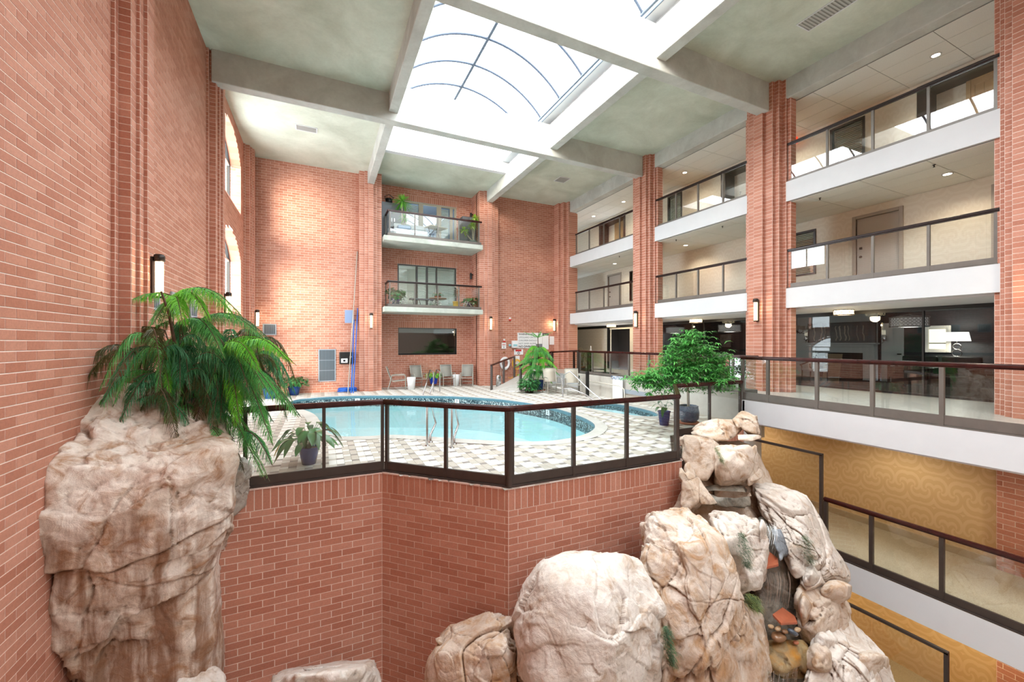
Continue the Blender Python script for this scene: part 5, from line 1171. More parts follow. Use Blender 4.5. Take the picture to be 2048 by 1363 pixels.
# ================================================================ rocks
def ico(sub):
    bm = bmesh.new(); bmesh.ops.create_icosphere(bm, subdivisions=sub, radius=1.0)
    v = np.array([x.co[:] for x in bm.verts]); f = [tuple(q.index for q in x.verts) for x in bm.faces]; bm.free(); return v, f
_ICO = {}
def rock(name, label, pts, mt, sub=6, seed=1, amp=0.05, cracks=0.04, soft=26.0, chips=10, chip=(.80, .96), parent=None, fine=0.012, cat='rock', center=None, strat=0.0, freq=1.0, frac=6, step=.06, grow=1.03, facet=.05):
    """boulder: hull of the given points, extra random facets chipped off, then weathered by noise and cracks"""
    rnd = random.Random(seed); P = np.array([tuple(p) for p in pts], float); c = P.mean(0) if center is None else np.array(center, float)
    bm = bmesh.new()
    for p in P: bm.verts.new(tuple(p - c))
    bmesh.ops.convex_hull(bm, input=bm.verts[:]); bm.normal_update()
    pl = []
    for f in bm.faces:
        n = np.array(f.normal[:]); d = float(np.dot(n, np.array(f.verts[0].co[:])))
        if d < 0: n, d = -n, -d
        if d > 1e-4: pl.append((n, d))
    bm.free()
    if sub not in _ICO: _ICO[sub] = ico(sub)
    D, F = _ICO[sub]
    N_ = np.array([p[0] for p in pl]); d_ = np.array([p[1] for p in pl])
    def rad(dirs): 
        q = dirs @ N_.T / d_; q = np.maximum(q, 1e-6); return 1.0 / (np.power(np.power(q, soft).sum(1), 1.0/soft))
    ex = []
    for _ in range(chips):
        n = np.array([rnd.gauss(0, 1) for _ in range(3)]); n /= np.linalg.norm(n)
        r = rad(D); ext = (D * r[:, None] @ n).max(); ex.append((n, ext*rnd.uniform(*chip)))
    if ex: N_ = np.vstack([N_, [e[0] for e in ex]]); d_ = np.append(d_, [e[1] for e in ex])
    r = rad(D); V = D * r[:, None]*grow
    off = Vector((seed*13.7, seed*7.1, seed*3.3)); R0 = float(r.mean()); out = []; ext = np.abs(V).max(0)
    # fracture surfaces: each one steps the face in or out and opens a thin crack along it
    fr = []
    for j in range(int(round(frac))):
        if strat and j % 3: n = Vector((rnd.uniform(-.35,.35), rnd.uniform(-.3,.3), 1)).normalized()
        else: n = Vector((rnd.gauss(0,1), rnd.gauss(0,.6), rnd.gauss(0,.8))).normalized()
        span = abs(n.x)*ext[0] + abs(n.y)*ext[1] + abs(n.z)*ext[2]
        fr.append((n, rnd.uniform(-.75,.75)*span, rnd.uniform(-1,1)*step, rnd.uniform(.35,1)*cracks, rnd.uniform(0,50)))
    for i in range(len(V)):
        v = Vector(V[i]); p = v + Vector(c); q = p*freq + off
        wa = noise.fractal(q*.9, 1.0, 2.1, 3)*.16 + noise.noise(q*5)*.02; h = 0.0
        for n, d0, hs, cd, ph in fr:
            e = n.dot(v) - d0 + wa + .1*noise.noise(q*1.4 + Vector((ph,0,0)))
            m_ = noise.noise(q*.8 + Vector((0,ph,0)))
            k_ = max(0.0, min(1.0, .5 + m_*2.2))
            h += hs*k_*(1 if e > .02 else (e/.02 if e > 0 else 0)); 
            if -.022 < e < .006: h -= cd*k_*(1 - abs(e + .008)/.014 if abs(e + .008) < .014 else 0)
        if facet:
            for sc_, am_ in ((1.9, facet), (4.6, facet*.36)):
                w_ = (p + Vector((noise.noise(q*2.1), noise.noise(q*2.1 + Vector((9,1,4))), noise.noise(q*2.1 + Vector((2,7,5)))))*.13/sc_*2)*sc_*freq + off
                vd = noise.voronoi(w_); cc = vd[1][0]; ed = vd[0][1] - vd[0][0]
                t1 = noise.cell_vector(cc*7.31 + Vector((.5,.5,.5))); tl = Vector((t1[0]-.5, t1[1]-.5, t1[2]-.5))
                mk = max(0.0, min(1.0, .55 + 1.6*noise.noise(q*.7 + Vector((sc_,3,1)))))
                h += am_*mk*(3.2*tl.dot(w_ - cc) + (noise.cell(cc*3.7 + Vector((.5,.5,.5))) - .5)*.9) - (cracks*.45*mk*(1 - ed/.05) if ed < .05 and sc_ < 3 else 0)
        n1 = noise.fractal(q*1.3, 1.0, 2.1, 5); rg = 1 - abs(noise.noise(q*2.6))*2.2; f_ = noise.fractal(q*7.0, 0.85, 2.2, 4)
        k = 1 + (amp*n1 + h + .22*amp*rg + fine*f_)/max(0.25, R0)
        out.append((V[i][0]*k, V[i][1]*k, V[i][2]*k))
    me = bpy.data.meshes.new(name); me.from_pydata(out, [], F); me.materials.append(mt); me.polygons.foreach_set('use_smooth', [True]*len(F)); me.update()
    o = bpy.data.objects.new(name, me); o.location = tuple(c); link(o, parent)
    if parent is None: tag(o, label, cat)
    elif label: o['label'] = label
    return o
def rock_mat(name, base, pale, stain, stain2, amt=0.5, streak=0.0, top=None, wet=0.0):
    N = NT(name); g = N.geo(); P = g.outputs['Position']
    n1 = N.noise(1.1, 8, .62, P, .7); n2 = N.noise(3.4, 8, .65, P, 1.2); n3 = N.noise(16, 6, .7, P)
    mp = N.n('ShaderNodeMapping'); mp.inputs['Scale'].default_value = (5.5, 5.5, .5); N.l(P, mp.inputs[0]); n4 = N.noise(1.0, 6, .6, mp.outputs[0], .4)
    c = N.ramp(n1.outputs['Fac'], [(.36, base), (.58, pale)]).outputs[0]
    s = N.ramp(n2.outputs['Fac'], [(.62-amt*.25, (0,)*3), (.80-amt*.2, (1,)*3)]).outputs[0]
    c = N.mix(s, c, stain)
    s2 = N.ramp(n2.outputs['Color'], [(.55, (0,)*3), (.68, (1,)*3)]).outputs[0]
    c = N.mix(N.math('MULTIPLY', s2, amt*.8), c, stain2)
    if streak:
        sep = N.n('ShaderNodeSeparateXYZ'); N.l(P, sep.inputs[0]); lo = N.n('ShaderNodeMapRange'); lo.inputs[1].default_value = (top or 0) ; lo.inputs[2].default_value = (top or 0) - .5
        N.l(N.math('ADD', sep.outputs['Z'], N.math('MULTIPLY', n1.outputs['Fac'], .5)), lo.inputs[0])
        sk_ = N.ramp(n4.outputs['Fac'], [(.42, (0,)*3), (.62, (1,)*3)]).outputs[0]
        c = N.mix(N.math('MULTIPLY', N.math('MULTIPLY', sk_, lo.outputs[0]), streak), c, stain2)
    # grain, and a darker brown in the creases
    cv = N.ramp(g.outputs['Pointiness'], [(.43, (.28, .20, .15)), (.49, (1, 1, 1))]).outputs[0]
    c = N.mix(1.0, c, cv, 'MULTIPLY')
    gr = N.ramp(n3.outputs['Fac'], [(.3, (.86,)*3), (.6, (1,)*3)]).outputs[0]; c = N.mix(1.0, c, gr, 'MULTIPLY')
    N.l(c, N.p.inputs['Base Color']); N.p.inputs['Roughness'].default_value = .85 - wet*.6
    h = N.math('ADD', N.math('MULTIPLY', n3.outputs['Fac'], .5), n2.outputs['Fac']); N.bump(h, .7, .03); return N.m
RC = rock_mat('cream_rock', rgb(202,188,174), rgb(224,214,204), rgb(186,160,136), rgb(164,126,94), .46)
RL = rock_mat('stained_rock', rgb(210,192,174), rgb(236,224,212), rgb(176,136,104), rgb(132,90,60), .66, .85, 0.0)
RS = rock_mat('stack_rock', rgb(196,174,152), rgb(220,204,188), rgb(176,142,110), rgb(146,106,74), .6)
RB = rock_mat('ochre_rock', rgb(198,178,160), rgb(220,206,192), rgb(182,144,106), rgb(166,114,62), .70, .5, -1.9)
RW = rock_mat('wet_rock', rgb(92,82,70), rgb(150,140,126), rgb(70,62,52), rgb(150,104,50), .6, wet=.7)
# ---- left planter rock
A = at
pl_ = [(-2.62,5.85,.02), (-2.62,6.35,.08), (-2.62,7.6,.66), (-2.3,7.9,.72), (-1.5,7.7,.42), (-1.05,6.75,.28), (-1.08,6.28,.06), (-1.6,5.95,.0), (-2.1,5.85,-.02),
      (-2.62,5.95,-.4), (-1.12,6.3,-.35), (-2.62,6.35,-2.4), (-2.62,6.5,-4.4), (-1.4,6.45,-1.0), (-1.42,6.5,-2.6), (-1.5,6.6,-4.4), (-2.62,7.9,-.5), (-1.3,7.6,-.3), (-1.35,6.9,-4.4), (-2.62,6.93,-4.4)]
rock('planter_rock', 'tall stained rock mass carrying the drooping pine, against the left wall', pl_, RL, 7, 3, .07, .045, 34, 10, (.86, .97), center=(-2.05,6.8,-.9), strat=1, fine=.012, frac=16, step=.085, facet=.05)
rock('small_rock', 'small grey rock hanging between the pine rock and the left end of the pool railing', [(-1.15,6.55,-.2),(-.92,6.6,-.3),(-.78,6.7,-.62),(-.85,6.75,-1.05),(-1.25,6.6,-1.1),(-1.3,6.9,-.2),(-.9,6.92,-.25),(-1.3,6.92,-1.0)], rock_mat('grey_rock', rgb(170,160,150), rgb(200,192,182), rgb(150,136,122), rgb(140,116,92), .4), 5, 5, .03, .02)
rock('pale_rock', 'pale rounded rock at the foot of the planter rock', [A(345,1370,4.9),A(380,1335,5.2),A(425,1325,5.5),A(452,1350,5.4),A(455,1420,5.2),A(350,1450,4.8),A(400,1330,5.9),A(460,1400,6.0),A(340,1450,6.0)], RC, 5, 8, .04, .02)
rock('flat_rock', 'flat pale rock below the left brick wall, with dry twigs on top', [A(500,1363,5.2),A(545,1345,5.6),A(640,1334,5.8),A(752,1316,5.9),A(768,1363,5.6),A(760,1440,5.4),A(500,1440,5.2),A(590,1350,4.9),A(700,1345,5.0),A(600,1334,6.2),A(755,1320,6.2)], RC, 6, 9, .04, .025)
# ---- right rock fall
rock('boulder', 'lumpy cream boulder at bottom centre, left of the largest boulder', [A(840,1363,5.3),A(850,1300,5.3),A(875,1265,5.5),A(925,1240,5.6),A(985,1250,5.6),A(1030,1220,5.6),A(1040,1363,5.0),A(900,1500,5.0),A(1040,1520,4.9),A(930,1320,4.9),A(860,1500,5.6),A(1000,1290,5.0),A(900,1260,6.0),A(1030,1230,6.1)], RB, 7, 11, .06, .05, 22, 10, frac=14, step=.08, grow=1.1)
rock('boulder', 'large smooth cream boulder at the bottom of the view', [A(1015,1225,5.1),A(1035,1155,5.3),A(1095,1105,5.4),A(1180,1093,5.4),A(1270,1095,5.4),A(1300,1130,5.3),A(1336,1200,5.1),A(1332,1300,4.9),A(1240,1480,4.4),A(1030,1400,4.6),A(1060,1300,4.5),A(1180,1200,4.6),A(1100,1160,4.8),A(1250,1230,4.6),A(1100,1130,6.0),A(1280,1120,6.1),A(1300,1500,5.6),A(1040,1500,5.4),A(1150,1500,4.2)], RC, 7, 12, .05, .02, 16, 9, (.88, .98), fine=.008, frac=9, step=.05, grow=1.05, facet=.04)
rock('boulder', 'broad craggy boulder with a flat pale top, right of the largest boulder', [A(1272,1130,5.6),A(1292,1022,5.8),A(1330,1018,6.2),A(1392,1005,6.6),A(1440,1030,6.2),A(1470,1090,5.6),A(1500,1140,5.5),A(1505,1240,5.4),A(1540,1320,5.3),A(1530,1480,5.0),A(1320,1480,5.0),A(1290,1200,5.3),A(1380,1090,5.2),A(1340,1080,5.3),A(1440,1110,5.3),A(1400,1300,4.9),A(1300,1015,6.7),A(1430,1010,6.8),A(1530,1400,6.2),A(1290,1400,6.0)], RB, 7, 14, .08, .06, 30, 16, (.82, .96), fine=.008, frac=26, step=.11)
rock('boulder', 'pale rock with a rounded lip between the craggy boulder and the water channel', [A(1400,1010,6.7),A(1425,1015,6.4),A(1485,1012,6.3),A(1540,1035,6.2),A(1530,1090,6.0),A(1525,1130,5.9),A(1520,1170,5.8),A(1480,1150,5.7),A(1450,1080,5.8),A(1440,1200,6.2),A(1530,1160,6.6),A(1520,1020,6.9),A(1410,1060,6.9)], RC, 6, 15, .05, .04, 30, 12, (.83,.96), frac=14, step=.08)
rock('boulder', 'tall pale rock at the right end of the brick wall below the railing', [A(1362,912,7.1),A(1372,910,7.4),A(1405,960,7.0),A(1412,990,6.9),A(1400,1020,6.7),A(1362,1020,6.8),A(1360,960,6.9),A(1366,1040,7.2),A(1405,1000,7.4)], RS, 5, 16, .03, .02)
ST = [('squared upper rock of the stack, left one', [A(1366,880,7.6),A(1400,870,7.5),A(1432,885,7.4),A(1430,925,7.3),A(1405,965,7.2),A(1368,915,7.4),A(1370,880,8.2),A(1432,890,8.1),A(1420,950,8.0)]),
      ('squared pale rock in the middle of the stack', [A(1428,892,7.4),A(1460,885,7.3),A(1500,885,7.3),A(1512,905,7.3),A(1500,960,7.1),A(1450,975,7.0),A(1425,970,7.1),A(1440,920,7.0),A(1490,930,7.0),A(1430,895,8.1),A(1508,900,8.0),A(1500,970,7.9),A(1430,975,7.8)]),
      ('narrow brown-edged rock on the right of the stack', [A(1498,900,7.3),A(1512,885,7.5),A(1516,930,7.4),A(1508,960,7.2),A(1495,975,7.1),A(1500,895,7.9),A(1516,950,7.9)]),
      ('small wedge rock at the right foot of the stack', [A(1494,965,7.2),A(1508,930,7.4),A(1522,940,7.4),A(1523,955,7.3),A(1500,962,7.1),A(1496,960,7.8),A(1522,945,7.9)]),
      ('wide top rock of the stack with a chipped brown face', [A(1370,862,8.6),A(1400,846,8.7),A(1440,838,8.5),A(1478,842,8.3),A(1482,870,8.1),A(1470,882,8.0),A(1430,882,8.0),A(1380,868,8.3),A(1400,850,9.3),A(1480,845,9.0),A(1440,880,8.6)]),
      ('topmost rounded rock beside the railing end post', [A(1462,838,8.4),A(1470,824,8.6),A(1490,821,8.6),A(1512,830,8.4),A(1515,850,8.2),A(1520,865,8.1),A(1505,872,8.0),A(1485,868,8.0),A(1475,850,8.1),A(1475,825,9.1),A(1515,835,9.1),A(1510,868,8.6)]),
      ('flat slab rock under the topmost rock', [A(1474,868,7.9),A(1518,868,7.9),A(1520,877,7.8),A(1500,884,7.7),A(1475,882,7.7),A(1476,870,8.5),A(1518,872,8.5)]),
      ('pale wedge rock where the railing meets the rock stack', [A(1357,875,7.6),A(1372,868,7.9),A(1400,870,7.8),A(1400,885,7.5),A(1368,905,7.4),A(1358,905,7.4),A(1370,872,8.3),A(1398,880,8.2)]),
      ('low rock between the stack and the flat pale boulder', [A(1395,955,7.0),A(1412,980,6.9),A(1418,1005,6.8),A(1440,1012,6.7),A(1400,1012,6.7),A(1395,985,6.8),A(1420,985,7.4),A(1400,960,7.5)])]
for i, (lb, p) in enumerate(ST): rock('stacked_rock', lb, p, RS, 5, 20+i, .03, .025, 40, 10, (.82, .96), frac=6, step=.04, facet=.035)
rock('boulder', 'large pale rock sloping down to the right of the water channel', [A(1504,962,7.3),A(1560,978,7.3),A(1615,998,7.2),A(1640,1040,7.1),A(1665,1090,6.9),A(1690,1120,6.8),A(1703,1155,6.7),A(1690,1185,6.5),A(1640,1190,6.3),A(1600,1190,6.2),A(1575,1110,6.4),A(1545,1060,6.7),A(1520,1010,6.9),A(1600,1060,6.5),A(1650,1120,6.4),A(1600,1010,7.9),A(1680,1110,7.5),A(1690,1170,7.3),A(1510,970,7.8),A(1540,1100,7.4),A(1590,1190,7.2)], RC, 7, 31, .07, .045, 30, 16, (.83, .96), fine=.01, frac=20, step=.09)
rock('boulder', 'broken cream rock in the middle of the right rock slope', [A(1600,1170,6.4),A(1650,1165,6.5),A(1690,1190,6.5),A(1700,1230,6.4),A(1695,1260,6.3),A(1640,1290,6.0),A(1600,1290,5.9),A(1590,1220,6.1),A(1650,1220,6.0),A(1600,1180,7.2),A(1695,1210,7.1),A(1640,1300,6.9)], RS, 6, 32, .06, .05, 30, 14, (.83,.96), frac=14, step=.08)
rock('boulder', 'big pale rock at the lower right end of the rock slope', [A(1590,1290,5.8),A(1620,1250,6.2),A(1680,1235,6.4),A(1720,1260,6.3),A(1765,1305,6.1),A(1778,1363,5.9),A(1790,1480,5.7),A(1600,1480,5.4),A(1590,1363,5.5),A(1680,1320,5.6),A(1720,1350,5.5),A(1640,1290,5.7),A(1700,1240,7.0),A(1770,1330,6.9),A(1620,1400,6.8)], RC, 7, 33, .07, .05, 30, 16, (.83, .96), frac=20, step=.09)
rock('boulder', 'ochre stained rock left of the lower waterfall', [A(1455,1230,5.9),A(1490,1200,6.0),A(1530,1230,5.9),A(1545,1290,5.7),A(1535,1363,5.5),A(1530,1460,5.4),A(1450,1460,5.3),A(1445,1320,5.5),A(1490,1280,5.5),A(1520,1240,6.6),A(1460,1240,6.6)], RB, 6, 34, .06, .05, 26, 12, (.83,.96), frac=14, step=.08)
rock('channel_rock', 'dark wet rock bed of the waterfall between the boulders', [A(1490,1010,7.2),A(1540,1020,7.1),A(1580,1060,6.9),A(1600,1150,6.6),A(1610,1250,6.4),A(1620,1363,6.1),A(1620,1480,6.0),A(1520,1480,5.9),A(1525,1363,6.0),A(1530,1250,6.25),A(1510,1150,6.5),A(1500,1070,6.8),A(1500,1020,8.0),A(1620,1100,7.8),A(1620,1450,7.4),A(1500,1450,7.2)], RW, 6, 35, .05, .05, 12, 8)
rock('rock_mass', 'shadowed cream rock mass behind the stack and the boulders', [A(1366,878,8.7),A(1400,868,8.9),A(1500,866,8.9),A(1515,878,8.8),A(1520,950,8.2),A(1560,990,8.2),A(1600,1060,7.8),A(1620,1200,7.5),A(1620,1480,7.2),A(1370,1480,6.9),A(1300,1250,6.6),A(1364,1030,7.1),A(1364,920,7.6),A(1450,1040,7.0),A(1480,1250,6.5)], RS, 6, 60, .06, .05, 26, 8, frac=8)
# basin at the top of the fall
rock('basin_rock', 'dark wet hollow rock at the top of the waterfall, under the stack', [A(1395,975,7.3),A(1430,968,7.3),A(1500,965,7.2),A(1508,1000,7.0),A(1505,1018,6.9),A(1450,1020,6.8),A(1420,1010,6.8),A(1400,990,7.1),A(1500,970,7.9),A(1400,980,7.9)], RW, 5, 36, .03, .03)
M['stream'] = water('falling_water', (0.93, 0.97, 0.98), 9)
m = MB(); P_ = [A(1410,992,6.95),A(1430,985,7.0),A(1470,990,6.95),A(1500,1000,6.9),A(1503,1014,6.75),A(1470,1020,6.65),A(1435,1012,6.7)]
m.add([(p.x, p.y, -1.12) for p in P_], [tuple(range(len(P_)))]); tag(m.build('spring_pool', M['stream'], fix=False), 'small pool of clear water at the top of the waterfall', 'water')
rock('rock_mass', 'shadowed cream rock mass behind the right end of the rock slope', [A(1600,1110,7.6),A(1680,1150,7.4),A(1688,1230,7.1),A(1720,1290,6.9),A(1700,1480,6.6),A(1600,1480,6.5),A(1600,1200,6.9),A(1640,1300,6.5)], RS, 6, 61, .06, .05, 26, 10, frac=10)
for i, (px, py, d, w, h, lb) in enumerate(((1622,1158,6.35,26,28,'pale cracked block right of the upper flagstone'),(1640,1212,6.25,36,30,'brown shadowed block under the broken cream rock'),(1608,1222,6.15,14,34,'thin greenish block edging the waterfall on the right'),(1655,1288,5.95,40,34,'small angular block between the two lower right rocks'),(1636,1322,5.8,32,36,'pale block right of the pebbles'),(1668,1185,6.4,34,24,'flat topped block at the right edge of the slope'),(1524,1075,6.2,12,44,'narrow cream rib left of the water channel'),(1728,1335,5.9,44,40,'cracked block at the far lower right'),(1470,1270,5.45,40,36,'ochre block left of the lower waterfall'))):
    rn_ = random.Random(i+3); rock('rock_block', lb, [A(px + w*math.cos(a_)*math.sin(b_)*rn_.uniform(.65,1.1), py - h*math.cos(b_)*rn_.uniform(.65,1.1), d + .32*math.sin(a_)*math.sin(b_)*rn_.uniform(.6,1.1)) for a_ in [k_*PI/3+rn_.random() for k_ in range(6)] for b_ in (.35,1.1,1.9,2.7)], (RC, RS, RB)[i % 3], 5, 80+i, .04, .03, 34, 8, (.84,.97), frac=7, step=.05)
# flagstones, pebbles, water strands
M['flag'] = plain('red_flagstone', rgb(178,98,68), .4, var=.12, scale=9, bump=.2)
def flag(pxs, lab, th=.035):
    c = sum((A(*p) for p in pxs), Vector())/len(pxs); m = MB(); up = Vector((0, 0, th))
    vs = [A(*p)-c for p in pxs]; n = len(vs); m.add(vs+[v+up for v in vs], [tuple(range(n))[::-1], tuple(range(n, 2*n))]+[(i,(i+1)%n,n+(i+1)%n,n+i) for i in range(n)]); o = m.build('flagstone', M['flag'], bevel=.005); o.location = c; tag(o, lab, 'stone')
flag([(1527,1125,6.15),(1538,1106,6.45),(1556,1120,6.45),(1557,1132,6.15),(1533,1138,6.0)], 'upper red flagstone in the waterfall channel'); flag([(1545,1232,5.85),(1565,1218,6.15),(1590,1236,6.1),(1595,1248,5.85),(1562,1250,5.7)], 'lower red flagstone in the waterfall channel, above the pebbles')
m = MB(); m.add([A(1530,1140,5.98),A(1560,1134,6.05),A(1562,1145,6.1),A(1530,1150,6.1)], [(0,1,2,3)])
pb = [(1542,1252,.055,'small tan pebble at the left of the pebble row','tan'),(1556,1256,.06,'round tan pebble under the lower flagstone','tan'),(1570,1262,.06,'round brown pebble right of centre in the pebble row','brown'),(1586,1264,.10,'dark slate pebble at the right of the pebble row','slate'),(1594,1258,.06,'thin tan pebble leaning on the slate pebble','tan'),(1558,1273,.14,'long brown river stone at the bottom of the pebbles','brown'),(1592,1284,.05,'small reddish pebble at the lower right of the pebbles','red')]
pc_ = {'tan': plain('tan_pebble', rgb(176,146,112), .3, var=.15, scale=14), 'brown': plain('brown_pebble', rgb(134,98,70), .25, var=.2, scale=14), 'slate': plain('slate_pebble', rgb(70,78,88), .25, var=.2, scale=14), 'red': plain('red_pebble', rgb(180,110,80), .3, var=.15, scale=14)}
for i, (px, py, r, lb, k) in enumerate(pb):
    c = A(px, py, 5.75); rn = random.Random(i); pts = [c + Vector((r*1.25*math.cos(a)*math.cos(e), r*.8*math.sin(a)*math.cos(e), r*.55*math.sin(e))) for a in [j*PI/4 for j in range(8)] for e in (-1, -.3, .3, 1)]
    o = rock('pebble', lb, pts, pc_[k], 3, 50+i, .004, 0, 8, 3, (.85, .97), fine=.002, cat='pebble', facet=0); o.rotation_euler = (0, (.5 if k == 'slate' else rn.uniform(-.2, .2)), 0)
def strands(lab, x0, x1, y0, y1, d0, d1, n, seed):
    rn = random.Random(seed); m = MB()
    for k in range(n):
        u = rn.random(); px = x0 + (x1-x0)*u; a, b2 = A(px, y0 + rn.uniform(0, 6), d0), A(px + rn.uniform(-3, 3), y1 - rn.uniform(0, 25), d1)
        m.tube([a, a.lerp(b2, .3) + Vector((0,-.03,.02)), a.lerp(b2, .65) + Vector((0,-.02,0)), b2], rn.uniform(.0015, .0035), 4)
    tag(m.build('water_strands', M['strand']), lab, 'water', kind='stuff')
M['strand'] = glass('water_thread', (0.93,0.95,0.96), boost=6)
strands('thin threads of water falling from the upper flagstone', 1530, 1578, 1142, 1222, 6.05, 5.95, 22, 1); strands('threads of water over the lip above the upper flagstone', 1532, 1552, 1046, 1112, 6.55, 6.35, 14, 2); strands('threads of water falling below the pebbles', 1534, 1590, 1292, 1390, 5.72, 5.6, 26, 3)
rock('channel_rock', 'ochre mossy ledge under the pebbles in the waterfall', [A(1530,1288,5.9),A(1560,1282,5.8),A(1600,1282,5.85),A(1615,1300,5.85),A(1600,1345,5.7),A(1540,1350,5.6),A(1528,1320,5.7),A(1530,1290,6.5),A(1610,1290,6.5),A(1570,1340,5.5),A(1600,1350,6.4)], rock_mat('ochre_wet_rock', rgb(120,96,62), rgb(160,136,96), rgb(176,120,40), rgb(96,104,60), .6, wet=.5), 5, 40, .04, .03)
rock('channel_rock', 'grey wet stone beside the water threads on the right', [A(1545,1062,6.6),A(1562,1060,6.6),A(1578,1100,6.4),A(1580,1120,6.3),A(1560,1125,6.2),A(1545,1090,6.3),A(1560,1065,7.0),A(1580,1110,6.9)], rock_mat('blue_grey_rock', rgb(120,124,130), rgb(170,176,182), rgb(90,92,96), rgb(110,110,104), .5, wet=.5), 5, 41, .03, .03)
# grass tufts on the rocks
def tuft(lab, px, py, d, w, h, n, cols, seed, droop=1.0):
    rn = random.Random(seed); m = MB(); c = A(px, py, d); 
    for k in range(n):
        ty = rn.uniform(-1, 1); a = A(px + rn.gauss(0, w*.28)*(1-.6*ty*ty) + 7*ty, py + ty*h*.5, d + rn.uniform(-.06, .1)) - c
        L = rn.uniform(.04, .12); dr = Vector((rn.uniform(-1,1)*.4, -rn.uniform(.2,.9), rn.uniform(-.2,.8))).normalized()
        b1 = a + dr*L*.5; b2 = a + dr*L + Vector((0,0,-L*.7*droop)); sd = Vector((1,.3,0)).normalized()*rn.uniform(.002,.004)
        m.mi = rn.randrange(len(cols)); m.add([a-sd, a+sd, b1+sd*.8, b1-sd*.8, b2], [(0,1,2,3),(3,2,4)])
    o = m.build('grass_tuft', cols, fix=False); o.location = c; tag(o, lab, 'grass', kind='stuff')
gg = [plain('tuft_green', rgb(76,104,66), .6), plain('tuft_dark', rgb(46,78,56), .6), plain('tuft_pale', rgb(140,150,86), .6)]
tuft('dark green tuft growing on the left side of the water channel', 1486, 1100, 5.65, 26, 70, 520, gg[:2], 1); tuft('green tuft on the pale rock right of the water channel', 1613, 1098, 6.35, 24, 56, 420, gg[:2], 2)
tuft('yellow green tuft beside the lower flagstone', 1503, 1203, 5.6, 30, 34, 420, [gg[0], gg[2]], 3); tuft('dark hanging tuft between the largest boulder and the craggy one', 1335, 1290, 4.85, 18, 80, 480, gg[:2], 4); tuft('small moss patch in the rock stack', 1436, 910, 7.05, 8, 30, 250, [gg[0], gg[2]], 5)
# twigs
m = MB(); rn = random.Random(5)
for k in range(26):
    px, py = rn.uniform(230, 360), rn.uniform(880, 960); a = A(px, py, 5.55); b2 = a + Vector((rn.uniform(-.2,.2), rn.uniform(-.2,.2), rn.uniform(-.02,.05))); m.tube([a, a.lerp(b2,.5)+Vector((0,0,.03)), b2], .004, 5)
tag(m.build('dry_needles', plain('dry_twig', rgb(150,100,70), .8)), 'dry brown twigs lying on top of the planter rock', 'twigs', kind='stuff')
# ================================================================ plants
def leafmat(name, c, c2, rough=.45, trans=.25):
    N = NT(name); g = N.geo(); r = N.ramp(g.outputs['Random Per Island'], [(0, c), (1, c2)]); N.l(r.outputs[0], N.p.inputs['Base Color']); N.p.inputs['Roughness'].default_value = rough
    tl = N.n('ShaderNodeBsdfTranslucent'); N.l(r.outputs[0], tl.inputs[0]); mx = N.n('ShaderNodeMixShader'); mx.inputs[0].default_value = trans
    N.l(N.p.outputs[0], mx.inputs[1]); N.l(tl.outputs[0], mx.inputs[2]); N.l(mx.outputs[0], N.t.nodes['Material Output'].inputs[0]); return N.m
PN = [leafmat('pine_bright', rgb(110,200,60), rgb(166,236,90), trans=.4), leafmat('pine_mid', rgb(84,176,92), rgb(150,222,134), trans=.4), leafmat('pine_deep', rgb(52,128,84), rgb(110,180,128), trans=.35), leafmat('pine_olive', rgb(74,76,40), rgb(110,106,58), trans=.3)]
M['bark'] = plain('bark', rgb(92,70,54), .9, var=.3, scale=14, bump=.4)
def frond_mesh(rn, path, wid, mt, dens=150, hang=.9, name='frond', par=None, needle=.0036):
    """a drooping pine frond: a curved stem with two combs of thin hanging branchlets"""
    m = MB(); P = [Vector(p) for p in path]; m.tube(P, .009, 5, r2=.003); n = len(P)-1; L = sum((P[i+1]-P[i]).length for i in range(n)); N_ = int(dens*L)
    for k in range(N_):
        t = (k+.5)/N_; f = t*n; i = min(int(f), n-1); p = P[i].lerp(P[i+1], f-i); d = (P[i+1]-P[i]).normalized()
        sd = d.cross(Vector((0,0,1)))
        if sd.length < .1: sd = Vector((1,0,0))
        sd.normalize(); env = wid*(math.sin(PI*min(1, .12+t*.9))**.6)*(1-.35*t)
        for s in (-1, 1):
            l = env*rn.uniform(.6, 1.15); u = (sd*s*rn.uniform(.55,.95) + d*rn.uniform(.35,.8) + Vector((rn.uniform(-.2,.2), rn.uniform(-.2,.2), rn.uniform(-.1,.22)))).normalized()
            a = p; b1 = a + u*l*.40 + Vector((0,0,-hang*l*.10)); b2 = a + u*l*.72 + Vector((0,0,-hang*l*.45)); b3 = a + u*l*.85 + Vector((rn.uniform(-.01,.01),rn.uniform(-.01,.01),-hang*l*1.05))
            w = needle*rn.uniform(.7,1.2); wv = (d*.8 + Vector((0,0,.5))).normalized()*w; wv2 = u.cross(wv).normalized()*w
            m.add([a-wv*.6, a+wv*.6, b1+wv, b1-wv, b2+wv*.9, b2-wv*.9, b3], [(0,1,2,3),(3,2,4,5),(5,4,6)])
            m.add([a-wv2*.6, a+wv2*.6, b1+wv2, b1-wv2, b2+wv2*.9, b2-wv2*.9, b3], [(0,1,2,3),(3,2,4,5),(5,4,6)])
    o = m.build(name, [M['bark'], mt], par, fix=False)
    cut = 0
    for i, p in enumerate(o.data.polygons): p.material_index = 0 if len(p.vertices) == 4 and i < 5*n else 1
    return o
def arcpath(a, dirv, L, rise, drop, n=8):
    a = Vector(a); u = Vector(dirv).normalized(); return [a + u*L*(k/n) + Vector((0,0, rise*math.sin(PI*min(1,(k/n)*1.1)) - drop*(k/n)**2.2)) for k in range(n+1)]
rn = random.Random(21)
base = Vector((-1.78, 7.15, .25))
t = thing('drooping_pine', 'large drooping pine growing out of the planter rock on the left', 'tree', base)
